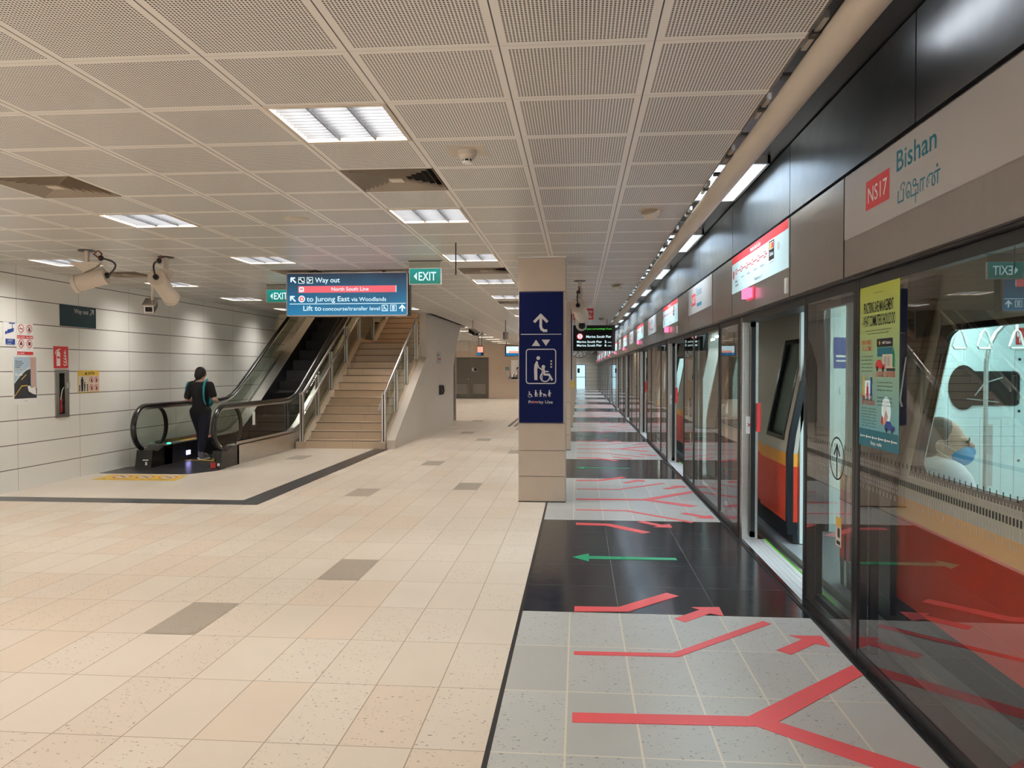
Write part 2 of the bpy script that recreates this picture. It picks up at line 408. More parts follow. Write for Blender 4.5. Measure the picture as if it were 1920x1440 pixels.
# ------------------------------------------------------------ walls
w = MB(); w.box(WLX - .3, WLX, -2.5, 40, -.3, 7.6, 'wall'); w.build('wall_left', kind='structure')
w = MB(); w.box(WLX, -6.45, 39.5, 39.8, 0, 2.8, 'farwall'); w.box(-4.55, -3.45, 39.5, 39.8, 0, 2.8, 'farwall'); w.box(-6.45, -4.55, 39.5, 39.8, 2.1, 2.8, 'farwall')
w.box(-3.45, -2.2, 39.5, 39.8, 0, .95, 'farwall'); w.box(-3.45, -2.2, 39.5, 39.8, 1.95, 2.8, 'farwall'); w.box(-2.2, -.72, 39.5, 39.8, 0, 2.8, 'farwall')
w.box(-3.6, -2.1, 41.2, 41.4, 0, 2.8, 'white')
w.build('wall_far', kind='structure')
w = MB(); w.box(-1.0, -.72, 39.8, 62, 0, 2.8, 'plaster'); w.build('wall_corridor', kind='structure')
w = MB(); w.box(-.72, -.20, 60.0, 60.3, 0, 2.95, 'wall'); w.box(.52, 1.9, 60.0, 60.3, 0, 2.95, 'wall'); w.box(-.2, .52, 60.0, 60.3, 1.85, 2.95, 'wall')
w.build('wall_end', kind='structure')
# side wall of the stair: full height from Y 17.4, sloping parapet in front of it
RISE, TREAD, SY = .151, .29, 14.33
SXL, SXR = -5.12, -3.70
def sz(yy): return max(0.0, (yy - SY) * RISE / TREAD)
w = MB(); P = Panel((-3.42, 0, 0), (0, 1, 0), (0, 0, 1))
zl = sz(17.4) + .16
w.prism(P, [(14.35, 0), (21.2, 0), (21.2, 1.55), (21.7, 2.1), (22.6, 2.76), (22.6, 3.2), (17.4, 3.2), (17.4, zl), (14.35, .16)], 0, -.16, 'plaster')
w.build('wall_stair', kind='structure')
w = MB(); w.box(-3.58, -3.42, 17.4, 30, 2.76, 7.6, 'plaster'); w.box(-6.86, -3.58, 17.25, 17.4, 2.76, 7.6, 'plaster')
w.box(-6.86, -3.42, 30, 30.2, 2.9, 7.6, 'farwall'); w.box(-7.1, -3.4, 17.2, 30.2, 7.6, 7.8, 'plaster')
w.box(-6.86, -3.58, 22.62, 22.7, 0, 2.76, 'plaster')
w.build('wall_stairwell', kind='structure')
w = MB(); w.box(-6.86, -4.9, 34.6, 35.6, 2.3, 2.76, 'plaster'); w.build('ceiling_bulkhead', kind='structure')
w = MB(); w.box(6.4, 6.7, -3, 62, -2, 4.2, 'tunnel'); w.box(1.6, 6.7, -3, 62, 4.0, 4.2, 'tunnel'); w.box(1.55, 6.7, -3, 62, -2, -1.8, 'tunnel'); w.box(1.6, 1.75, -3, 62, 2.98, 4.1, 'tunnel'); w.box(1.5, 6.7, -3.2, -3, -2, 4.2, 'tunnel'); w.box(1.5, 6.7, 62, 62.2, -2, 4.2, 'tunnel')
w.build('wall_track', kind='structure')
# platform edge coping between screen and train
w = MB(); w.box(1.455, 1.62, -2.5, 62, -1.0, -.004, 'black_m'); w.box(1.62, 1.70, -2.5, 62, -1.0, -.03, 'steel'); w.build('trim_1', kind='structure')
# far double service door
d = MB(); d.box(-6.45, -4.55, 39.55, 39.6, 0, 2.1, 'colstone'); d.build('door_1', kind='structure'); d1 = bpy.data.objects['door_1']
M['doorgrey'] = mat('olive_grey_door', (.17, .15, .12), .45, var=.05)
for i, (a, b) in enumerate(((-6.42, -5.51), (-5.49, -4.58))):
    l = MB(); l.box(a, b, 39.50, 39.55, .01, 2.07, 'doorgrey')
    for k in range(9): l.box(a + .15, b - .15, 39.488, 39.50, .25 + k * .055, .275 + k * .055, 'grille' if k % 2 == 9 else 'fascia')
    l.build('door_leaf', d1)
h = MB(); h.box(-5.42, -5.15, 39.46, 39.50, 1.38, 1.56, 'white'); h.box(-5.31, -5.16, 39.45, 39.46, 1.40, 1.55, 'blackprint'); h.build('door_notice', d1)
h = MB(); h.cyl((-5.60, 39.50, .98), (-5.60, 39.44, .98), .03, 'steel'); h.build('door_handle', d1)
# bright glazed door at the platform end
M['e_day'] = emitter('bright_room_beyond_door', (.55, .86, 1.0), 1.3)
d = MB(); d.box(-.20, -.16, 59.98, 60.05, 0, 1.85, 'blueprint'); d.box(.48, .52, 59.98, 60.05, 0, 1.85, 'blueprint'); d.box(-.16, .48, 59.98, 60.05, 1.80, 1.85, 'blueprint'); d.box(-.16, .48, 59.98, 60.05, .85, .90, 'steel')
d.build('door_2', kind='structure'); d2 = bpy.data.objects['door_2']
l = MB(); l.box(-.16, .48, 60.02, 60.04, .02, 1.8, 'e_day'); l.build('door_pane', d2)
l = MB(); l.box(-.10, .08, 59.97, 59.99, 1.2, 1.55, 'blackprint'); l.build('door_notice', d2)

# ------------------------------------------------------------ hall lamps, vents
def make_light():
    x0, y0 = 0, 0; r = thing('ceiling_light', (.3, .3, CEIL), None, 'ceiling light', 'recessed louvred lights in the perforated ceiling')
    f = MB()
    for a in ((0, .6, 0, .022), (0, .6, .578, .6), (0, .022, .022, .578), (.578, .6, .022, .578)): f.box(a[0], a[1], a[2], a[3], CEIL - .006, CEIL + .09, 'cream')
    f.box(0, .6, 0, .6, CEIL + .09, CEIL + .11, 'louvre2'); f.build('frame', r)
    g = MB(); g.box(.025, .575, .025, .575, CEIL + .078, CEIL + .088, 'e_hall'); g.build('lamp_panel', r)
    h = MB()
    for u in (.2, .4):
        h.prism(Panel((0, .022, CEIL), (1, 0, 0), (0, 0, 1)), [(u - .003, 0), (u + .003, 0), (u + .02, .05), (u - .02, .05)], 0, -.556, 'louvre')
    for k in range(11):
        yy = .06 + k * .048; h.box(.024, .576, yy, yy + .003, CEIL + .004, CEIL + .04, 'louvre')
    h.build('louvre', r); return r
CN = {-.311: 'added to brighten the far corridor', -1.511: 'in the row by the blue sign column', -3.911: 'in the middle row', -6.311: 'in the left wall row'}
L0 = make_light()
for n, (x, yy) in enumerate(lights):
    r = L0 if n == len(lights) - 1 else copy_tree(L0); r.location = (x + .3, yy + .3, CEIL)
    vis = [q for (p, q) in lights if p == x and q > 2.5]
    if yy > 2.5: r['label'] = 'square louvred ceiling light, %s, %s' % (nth(vis.index(yy)), CN[x])
    else: r['label'] = 'square louvred ceiling light above the camera %s' % CN[x] if yy > 0 else 'square louvred ceiling light behind the camera %s' % CN[x]
def make_vent(x, y, lab):
    r = thing('ceiling_vent', (x + .3, y + .3, CEIL), lab, 'air vent', 'square air diffusers in the ceiling')
    b = MB(); b.box(x + .01, x + .59, y + .01, y + .59, CEIL + .05, CEIL + .06, 'dark'); b.build('backing', r)
    f = MB()
    for k in range(7):
        a, c = .003 + k * .042, .597 - k * .042
        zo = CEIL - .004; zi = CEIL + .032 
        if c - a < .09:
            f.box(x + a, x + c, y + a, y + c, CEIL - .002, CEIL + .004, 'grille'); break
        wd = .030 if k else .034
        for q in range(4):
            ang = q * math.pi / 2; R_ = Matrix.Rotation(ang, 3, 'Z'); cc = Vector((x + .3, y + .3, 0)); hf = (c - a) / 2
            pts = [(-hf, -hf, zo), (hf, -hf, zo), (hf - wd, -hf + wd, zi), (-hf + wd, -hf + wd, zi)]
            f.add([cc + R_ @ Vector((p[0], p[1], 0)) + Vector((0, 0, p[2])) for p in pts], [(0, 1, 2, 3), (3, 2, 1, 0)], 'grille')
    f.build('vanes', r); return r
vl = ['beige square air diffuser just beyond the nearest lit ceiling light', 'beige square air diffuser in the ceiling at far left edge', 'second air diffuser from the camera in the row by the blue sign column',
      'small-looking air diffuser beyond the middle row lights, above the way out sign', 'air diffuser by the left wall beyond the two round cameras', 'third air diffuser from the camera in the row by the blue sign column', 'air diffuser in front of the stairwell opening in the middle row', 'farthest air diffuser in the row by the blue sign column']
for (x, yy), lb in zip(vents, vl): make_vent(x, yy, lb)
# smoke detector, speakers, small ceiling domes
def detector(x, y, lab):
    r = thing('smoke_detector', (x, y, CEIL), lab, 'smoke detector')
    p = MB(); p.box(x - .11, x + .11, y - .11, y + .11, CEIL - .004, CEIL, 'cream'); p.build('mounting_plate', r)
    b = MB(); b.lathe((x, y, CEIL), [(.052, 0), (.052, -.028), (.044, -.036), (.036, -.050), (.030, -.052)], 'cream'); b.build('housing', r, smooth=True)
    c = MB(); c.lathe((x, y, CEIL), [(.024, -.05), (.024, -.066)], 'dark'); c.lathe((x, y, CEIL), [(.030, -.064), (.028, -.074), (.01, -.078)], 'white')
    for k in range(6):
        t = k * math.pi / 3; c.box(x + .027 * math.cos(t) - .003, x + .027 * math.cos(t) + .003, y + .027 * math.sin(t) - .003, y + .027 * math.sin(t) + .003, CEIL - .066, CEIL - .05, 'white')
    c.build('sensor', r)
detector(-.64, 4.48, 'round beige smoke detector on a square plate, nearest the camera')
def dome(x, y, lab, s=1.0):
    r = thing('ceiling_speaker', (x, y, CEIL), lab, 'ceiling speaker')
    b = MB(); b.lathe((x, y, CEIL), [(.10 * s, 0), (.10 * s, -.008), (.085 * s, -.016)], 'cream'); b.build('rim', r, smooth=True)
    c = MB(); c.lathe((x, y, CEIL), [(.05 * s, -.015), (.045 * s, -.020), (.01, -.022)], 'grille'); c.build('grille', r, smooth=True)
dome(-2.35, 6.38, 'flat round ceiling speaker left of the second light from the camera')
def cone(x, y, lab):
    r = thing('ceiling_spotlight', (x, y, CEIL), lab, 'spotlight', 'tilted ceiling spotlights over the platform edge')
    b = MB(); b.lathe((x, y, CEIL), [(.10, 0), (.10, -.006)], 'cream'); b.build('rim', r)
    c = MB(); c.cyl((x, y, CEIL - .004), (x + .02, y + .03, CEIL - .05), .075, 'cream', r2=.055); c.cyl((x + .02, y + .03, CEIL - .049), (x + .021, y + .031, CEIL - .053), .045, 'dark'); c.build('shade', r, smooth=True)
cone(.56, 6.25, 'tilted cream ceiling spotlight nearest the camera over platform edge'); cone(.56, 11.7, 'second tilted cream ceiling spotlight over platform edge'); cone(.56, 19.4, 'farthest tilted ceiling spotlight in front of the departure board')
# ------------------------------------------------------------ white pipe rail beside the trough + trough lamps
r = thing('ceiling_rail', (.945, 30, 2.72), 'long pale round tube running under the ceiling edge along the platform', 'pipe')
p = MB(); p.tube([(.945, -1.5, 2.705), (.945, 60, 2.705)], .062, 'cream', n=20); p.build('tube', r, smooth=True)
for k in range(70):
    yb = .9 + k * .42
    b = MB(); b.box(.86, .93, yb, yb + .05, 2.735, 2.75, 'black_m')
    if k % 2: b.box(.865, .885, yb - .12, yb + .17, 2.74, 2.77, 'steel')
    b.build('bracket', r)
def trough(i, y0):
    r = thing('trough_light', (1.15, y0 + .6, 2.94), 'cool white louvred light in the dark trough above the doors, %s' % nth(i), 'ceiling light', 'cool lights in the trough above the screen doors')
    x0, x1, y1 = .92, 1.305, y0 + 1.22
    f = MB()
    for a in ((x0, x1, y0, y0 + .02), (x0, x1, y1 - .02, y1), (x0, x0 + .02, y0, y1), (x1 - .02, x1, y0, y1)): f.box(a[0], a[1], a[2], a[3], 2.90, 2.955, 'steel')
    f.build('frame', r)
    g = MB(); g.box(x0 + .02, x1 - .02, y0 + .02, y1 - .02, 2.946, 2.953, 'e_trough'); g.build('lamp_panel', r)
    h = MB(); h.box(1.11, 1.118, y0 + .02, y1 - .02, 2.908, 2.94, 'louvre')
    for k in range(15): yy = y0 + .07 + k * .077; h.box(x0 + .02, x1 - .02, yy, yy + .004, 2.910, 2.938, 'louvre')
    h.build('louvre', r)
for i in range(18): trough(i, 5.50 + i * 2.85)
r = thing('added_tube_light', (1.11, 3.4, 2.93), 'unseen narrow tube lamp added behind the pale ceiling rail for panel glare', 'ceiling light')  # unseen lamp added to make the glare on the steel panels
b = MB(); b.box(1.06, 1.17, 2.85, 3.85, 2.93, 2.955, 'steel'); b.build('housing', r); b = MB(); M['e_tube'] = emitter('added_tube_glow', (.9, .94, 1.0), 8.0); b.cyl((1.115, 3.1, 2.915), (1.115, 3.6, 2.915), .013, 'e_tube', n=12); b.build('lamp_tube', r, smooth=True)
# ------------------------------------------------------------ columns
COLY = [8.74 + 5.65 * k for k in range(9)]
for i, cy in enumerate(COLY):
    lab = 'square stone-clad column carrying the blue lift sign' if i == 0 else 'square stone-clad column, %s in the line behind the blue sign column' % ORD[i].replace('nearest', 'first')
    r = thing('column', (-.41, cy + .27, 0), lab, 'column', 'stone columns along the platform', kind='thing')
    b = MB()
    for z0, z1 in ((.0, .29), (.29, .58), (.58, .885), (.885, 2.36), (2.36, 2.735)): b.box(-.673, -.146, cy, cy + .53, z0 + .002, z1 - .002, 'colstone')
    b.build('cladding', r, bevel=.004)
    b = MB(); b.box(-.663, -.156, cy + .01, cy + .52, 0, 2.73, 'strip'); b.build('core', r)
    b = MB(); b.box(-.68, -.139, cy - .007, cy + .537, 2.735, 2.75, 'white'); b.build('top_trim', r)
    b = MB(); b.box(-.676, -.143, cy - .003, cy + .533, .0, .012, 'black_m'); b.build('base_trim', r)
# ------------------------------------------------------------ staircase
N1, N2, LAND = 14, 14, 1.5
st = thing('staircase', (-4.4, SY, 0), 'beige stone staircase with a landing, right of the escalator', 'staircase')
pts = []; yy, zz = SY, 0.0
prof = [(SY, 0)]
for i in range(N1):
    zz += RISE; prof.append((yy, zz))
    if i < N1 - 1: yy += TREAD; prof.append((yy, zz))
yL = yy; yy += LAND; prof.append((yy, zz)); ZL = zz; Y2 = yy
for i in range(N2):
    zz += RISE; prof.append((yy, zz)); yy += TREAD; prof.append((yy, zz))
prof.append((yy + 1.5, zz)); prof.append((yy + 1.5, zz - .4)); prof.append((Y2 + .3, ZL - .25)); prof.append((yL, ZL - .3)); prof.append((SY + .6, 0))
P = Panel((SXL, 0, 0), (0, 1, 0), (0, 0, 1))
b = MB(); b.prism(P, prof, 0, (SXR - SXL), 'stair'); b.build('flight', st)
b = MB()
M['nosing'] = mat('dark_nosing_strip', (.16, .11, .08), .5)
for i in range(N1): b.box(SXL, SXR, SY + i * TREAD - .004, SY + i * TREAD + .03, (i + 1) * RISE - .012, (i + 1) * RISE + .002, 'nosing')
for i in range(N2): b.box(SXL, SXR, Y2 + i * TREAD - .004, Y2 + i * TREAD + .03, ZL + (i + 1) * RISE - .012, ZL + (i + 1) * RISE + .002, 'nosing')
b.build('nosing', st)
def stringer(x0, x1, nm):
    P = Panel((x0, 0, 0), (0, 1, 0), (0, 0, 1)); b = MB(); s = RISE / TREAD
    e2 = Y2 + 4.2
    b.prism(P, [(14.27, 0), (14.27, .13), (14.42, .13), (yL + .12, ZL + .10), (Y2 - .1, ZL + .10), (e2, ZL + .10 + (e2 - Y2 + .1) * s), (e2, ZL - .3 + (e2 - Y2) * s), (Y2, ZL - .3), (yL, ZL - .3), (14.9, 0)], 0, x1 - x0, 'stringer'); b.build(nm, st)
stringer(-5.30, SXL, 'stringer'); stringer(SXR, -3.585, 'stringer')
def ztop(y):
    s = RISE / TREAD
    if y < 14.42: return .13
    if y < yL + .12: return .13 + (y - 14.42) * (ZL - .03) / (yL + .12 - 14.42)
    if y < Y2 - .1: return ZL + .10
    return ZL + .10 + (y - Y2 + .1) * s
def balustrade(x, ys, lab, end_y, z_add=.0):
    r = thing('stair_balustrade', (x, ys[0], ztop(ys[0])), lab, 'balustrade')
    for i, y in enumerate(ys):
        b = MB(); z0 = ztop(y) - .02; h = .93 if i == 0 else .82
        b.box(x - .035, x - .012, y - .035, y + .035, z0 + z_add, z0 + h, 'steel'); b.box(x + .012, x + .035, y - .035, y + .035, z0 + z_add, z0 + h, 'steel')
        b.box(x - .012, x + .012, y - .02, y + .02, z0 + z_add, z0 + h - .03, 'black_m'); b.build('post', r)
    for a, c in zip(ys[:-1], ys[1:]):
        b = MB(); P = Panel((x, 0, 0), (0, 1, 0), (0, 0, 1))
        mids = [a + .04] + [m for m in (yL + .12, Y2 - .1) if a + .05 < m < c - .05] + [c - .04]
        pts = [(m, ztop(m) + .05) for m in mids] + [(m, ztop(m) + .80) for m in mids[::-1]]
        b.prism(P, pts, -.006, .006, 'bglass'); b.build('glass_pane', r)
    path = [Vector((x, ys[0] - .0, ztop(ys[0]) + .90))]
    y = ys[0]
    while y < end_y: path.append(Vector((x, y + .1, ztop(y + .1) + .90))); y += .15
    b = MB(); b.tube(path, .024, 'steel', n=12); b.build('top_rail', r, smooth=True)
    sx = x + (.09 if x < -4 else -.09)
    path = [Vector((sx, ys[0] - .05, ztop(ys[0]) + .58))] + [Vector((sx, q, ztop(q) + .66)) for q in [ys[0] + .15 + .2 * k for k in range(int((end_y - ys[0]) / .2))]]
    b = MB(); b.tube(path, .019, 'steel', n=12); b.build('handrail', r, smooth=True)
balustrade(-5.21, [14.36, 15.25, 16.12, 17.2, 18.25, 19.5, 20.7, 21.8], 'glass and steel balustrade on the left side of the stairs', 21.9)
balustrade(-3.64, [14.40, 15.38, 16.32, 17.34], 'glass and steel balustrade on the right side of the stairs', 17.5)
def wall_rail():
    path = [Vector((-3.63, q, ztop(q) + .90)) for q in [17.6 + .25 * k for k in range(18)]]
    r = thing('stair_handrail', (-3.62, 17.6, ztop(17.6) + .8), 'steel handrail fixed to the wall of the upper stair flight', 'handrail')
    b = MB(); b.tube(path, .02, 'steel', n=10); b.build('rail', r, smooth=True)
    for k in range(4):
        q = 17.8 + k * 1.1; b = MB(); b.cyl((-3.58, q, ztop(q) + .84), (-3.63, q, ztop(q) + .89), .009, 'steel', n=8); b.build('bracket', r)
wall_rail()
# ------------------------------------------------------------ escalator
EL, ER = -6.60, -5.36            # handrail centre lines
EY0, EINC, ETOP = 11.42, 14.35, 26.0
SL = math.tan(math.radians(30))
def ez(y):      # rise of the incline
    a = y - EINC
    if a < -.35: return 0
    if a < .35: return SL * (a + .35) ** 2 / 1.4
    return a * SL
es = thing('escalator', ((EL + ER) / 2, EY0, 0), 'escalator with black handrails and glass sides beside the left wall', 'escalator')
ys = [EY0 + .25 * k for k in range(int((ETOP - EY0) / .25) + 1)]
HZ, HR = .60, .335
for x, side in ((EL, 1), (ER, -1)):
    # handrail: newel loop then along the top
    path = [Vector((x, EY0 + .42, HZ - HR * .93))]
    for k in range(15):
        t = math.radians(250 - k * 160 / 14); path.append(Vector((x, EY0 + math.cos(t) * HR, HZ + math.sin(t) * HR)))
    path += [Vector((x, q, HZ + HR + ez(q) + .0)) for q in ys[1:]]
    path = path[1:]
    b = MB(); b.tube(path, .043, 'rubber', n=14, ry=.75); b.build('handrail', es, smooth=True)
    ip = [Vector((x, EY0 + math.cos(math.radians(250 - k * 160 / 14)) * (HR - .045), HZ + math.sin(math.radians(250 - k * 160 / 14)) * (HR - .045))) for k in range(15)] + [Vector((x, q, HZ + HR - .045 + ez(q))) for q in ys[1:]]
    b = MB(); b.tube(ip, .018, 'steel', n=8); b.build('handrail_guide', es, smooth=True)
    # glass
    P = Panel((x, 0, 0), (0, 1, 0), (0, 0, 1))
    gp = [(EY0 + math.cos(math.radians(240 - k * 150 / 12)) * (HR - .05), HZ + math.sin(math.radians(240 - k * 150 / 12)) * (HR - .05)) for k in range(13)]
    seg = [gp + [(EY0 + .9, HZ + HR - .05), (EY0 + .9, .30)]]
    for a, c in ((EY0 + .91, EINC - .4),): seg.append([(a, .30), (a, HZ + HR - .05), (c, HZ + HR - .05), (c, .30)])
    q = EINC - .39; 
    while q < ETOP - 1.4:
        q2 = q + 1.3; k5 = [q + (q2 - .01 - q) * i / 4 for i in range(5)]
        seg.append([(k, .32 + ez(k)) for k in k5[::-1]] + [(k, HZ + HR - .05 + ez(k)) for k in k5]); q = q2
    for sg in seg:
        b = MB(); b.prism(P, sg, -.005, .005, 'bglass'); b.build('glass_panel', es)
    # dark fan shaped newel stiffener seen through the glass
    b = MB(); fan = [(EY0 + .34 + math.cos(math.radians(t)) * .30, HZ + math.sin(math.radians(t)) * .31) for t in range(-75, 76, 15)] + [(EY0 + .34 + math.cos(math.radians(t)) * .21, HZ + math.sin(math.radians(t)) * .27) for t in range(75, -76, -15)]
    b.prism(P, fan, -.012, .012, 'rubber'); b.build('newel_arc', es)
    # outer skirt, deck, inner skirt as swept profiles
    def sweep(xa, xb, zlo, zhi, m, nm, y0=EY0 + .05, drop=0.0):
        b = MB(); qs = [y0] + [q for q in ys if q > y0 + .1]
        vs = []
        for q in qs:
            e = ez(q); vs += [(xa, q, zlo + (e if zlo > .01 or e > 0 else 0) - (drop if e > .02 else 0)), (xb, q, zlo + e - (drop if e > .02 else 0)), (xb, q, zhi + e), (xa, q, zhi + e)]
        fs = []
        for i in range(len(qs) - 1):
            for j in range(4): fs.append((4 * i + j, 4 * i + (j + 1) % 4, 4 * i + 4 + (j + 1) % 4, 4 * i + 4 + j))
        fs += [(0, 3, 2, 1), tuple(4 * (len(qs) - 1) + j for j in range(4))]
        if xa > xb: fs = [f[::-1] for f in fs]
        b.add(vs, fs, m); return b.build(nm, es)
    xo, xi = (x - .05, x + .10) if side > 0 else (x + .05, x - .10)
    sweep(xo, xo + .012 * side, .0, .36, 'steel', 'outer_skirt', EY0 + .35, .5)
    if side > 0: sweep(xo + .03, xi + .10, .30, .315, 'steel', 'deck', EY0 + .30); xi += .10
    else: sweep(xo, xi, .30, .315, 'steel', 'deck', EY0 + .30)
    sweep(xi, xi - .012 * side, .0, .30, 'black_m', 'inner_skirt', EY0 + .18, .3)
    # black newel base
    b = MB(); PB = Panel((xo if side > 0 else xi, 0, 0), (0, 1, 0), (0, 0, 1))
    b.prism(PB, [(EY0 - .22, 0), (EY0 + .42, 0), (EY0 + .42, .31), (EY0 + .18, .31), (EY0 - .02, .24), (EY0 - .16, .27)], 0, abs(xi - xo), 'rubber'); nb = b.build('newel_base', es)
    PF = front(min(xo, xi), EY0 - .225, 0)
    if side > 0:
        b = MB(); b.pbox(PF, .13, .12, .22, .135, 0, .004, 'whiteprint'); b.pbox(PF, .17, .05, .20, .10, 0, .004, 'whiteprint'); b.build('label_plate', nb)
    else:
        b = MB(); b.pbox(PF, .0, .02, .075, .10, 0, .004, 'redprint'); b.build('stop_button_cover', nb); b = MB(); b.disc(PF, .035, .14, .022, .003, 'yellow'); b.disc(PF, .035, .14, .01, .004, 'blackprint'); b.pbox(PF, .10, .05, .14, .09, 0, .004, 'whiteprint'); b.build('label_plate', nb)
M['ledg'] = emitter('green_direction_led', (.05, 1.0, .45), 3.0); M['ledb'] = emitter('violet_comb_light', (.45, .42, 1.0), 6.0)
b = MB(); b.ell((EL + .15, EY0 + .40, .325), (.03, .035, .012), 'ledg', 12, 6); b.build('direction_light', es)
b = MB(); b.box(EL + .199, EL + .206, EY0 + .85, EY0 + .98, .09, .16, 'ledb'); b.build('comb_light', es)
b = MB(); b.box(EL + .03, EL + .15, EY0 + .95, EY0 + 1.15, .316, .319, 'yellow'); b.build('deck_sticker', es)
b = MB(); b.box(EL + .03, EL + .15, EY0 + 1.2, EY0 + 1.45, .316, .319, 'yellow'); b.disc(onfloor(EL + .09, EY0 + 1.32, .32), 0, 0, .04, 0, 'redprint'); b.disc(onfloor(EL + .09, EY0 + 1.32, .321), 0, 0, .03, 0, 'whiteprint'); b.build('deck_sticker', es)
b = MB(); b.box(EL + .03, EL + .15, EY0 + 1.5, EY0 + 1.95, .316, .319, 'tape_red'); b.build('deck_sticker', es)
# landing plate, comb, steps
M['landing'] = mat('ribbed_landing_plate', (.07, .07, .075), .3, metal=.6, var=.2, scale=60, aniso=(1, 20, 1))
b = MB(); P = onfloor(0, 0, 0)
b.prism(P, [(-6.84, 10.62), (-5.52, 10.62), (-5.28, 11.05), (-5.28, 11.3), (-6.84, 11.3)], .001, .006, 'landing'); b.box(EL + .2, ER - .1, 11.3, 12.25, -.02, .007, 'landing'); b.build('landing_plate', es)
b = MB(); b.box(EL + .21, ER - .11, 12.2, 12.26, 0, .014, 'yellow'); b.build('comb', es)
M['step'] = mat('dark_grooved_step', (.012, .011, .011), .6)
sx0, sx1 = EL + .215, ER - .115; q = 12.27; n = 0
while q < ETOP - .5 and n < 34:
    z = ez(q + .2); b = MB(); b.box(sx0, sx1, q, q + .395, z - .12, z + .005, 'step')
    zn = ez(q + .6)
    if zn - z > .01: b.box(sx0, sx1, q + .38, q + .40, z, zn, 'step')
    for k in range(12): xx = sx0 + .03 + k * (sx1 - sx0 - .06) / 12; b.box(xx, xx + .018, q + .01, q + .39, z + .005, z + .012, 'step')
    b.build('step', es); q += .4; n += 1
b = MB(); P = Panel((sx0 - .3, 0, 0), (0, 1, 0), (0, 0, 1)); b.prism(P, [(13.8, -.02), (14.6, -.02), (ETOP, ez(ETOP) - .75), (ETOP, ez(ETOP) - .15), (14.4, -.01)], 0, sx1 - sx0 + .45, 'black_m'); b.build('truss', es)
b = MB(); P = onright(ER + .052, 12.35, .58); b.pbox(P, -.10, 0, 0, .22, 0, .003, 'whiteprint'); b.build('notice_sticker', es)
# well lamps (the stairwell's own lights, out of sight above the ceiling line)
for i, (x, y) in enumerate([(-5.9, 19.2), (-4.3, 19.2), (-5.9, 23.0), (-4.3, 23.0), (-5.9, 27), (-4.3, 27)]):
    r = thing('stairwell_light', (x, y, 7.3), 'flat lamp on the roof of the stairwell', 'ceiling light', 'lamps on the stairwell roof')
    b = MB(); b.box(x - .3, x + .3, y - .3, y + .3, 7.31, 7.39, 'louvre2'); b.build('housing', r); b = MB(); b.box(x - .27, x + .27, y - .27, y + .27, 7.295, 7.309, 'e_void'); b.build('lamp_panel', r)
# ------------------------------------------------------------ floor decals
def decal():
    r = thing('floor_sticker', (-5.95, 10.22, 0), 'yellow floor sticker with three prohibition circles before the escalator', 'floor sticker')
    P = onfloor(-6.55, 9.98, 0); b = MB(); b.prism(P, [(0, 0), (1.18, 0), (1.10, .50), (-.02, .50)], .0005, .003, 'yellow'); b.build('sheet', r)
    for k in range(3):
        b = MB(); u = .26 + k * .33; b.disc(P, u, .31, .125, .0034, 'redprint'); b.disc(P, u, .31, .10, .0038, 'whiteprint'); b.stroke(P, [(u - .08, .25), (u + .07, .37)], .025, .0042, 'blackprint'); b.stroke(P, [(u - .05, .36), (u + .06, .27)], .03, .0043, 'blackprint'); b.build('prohibition_circle', r)
    b = MB(); b.text(P, 'No   Unsafe behaviour   on   the Escalator', .1, .06, .05, .0036, 'blackprint', width=.95, bold=.01); b.build('lettering', r)
decal()
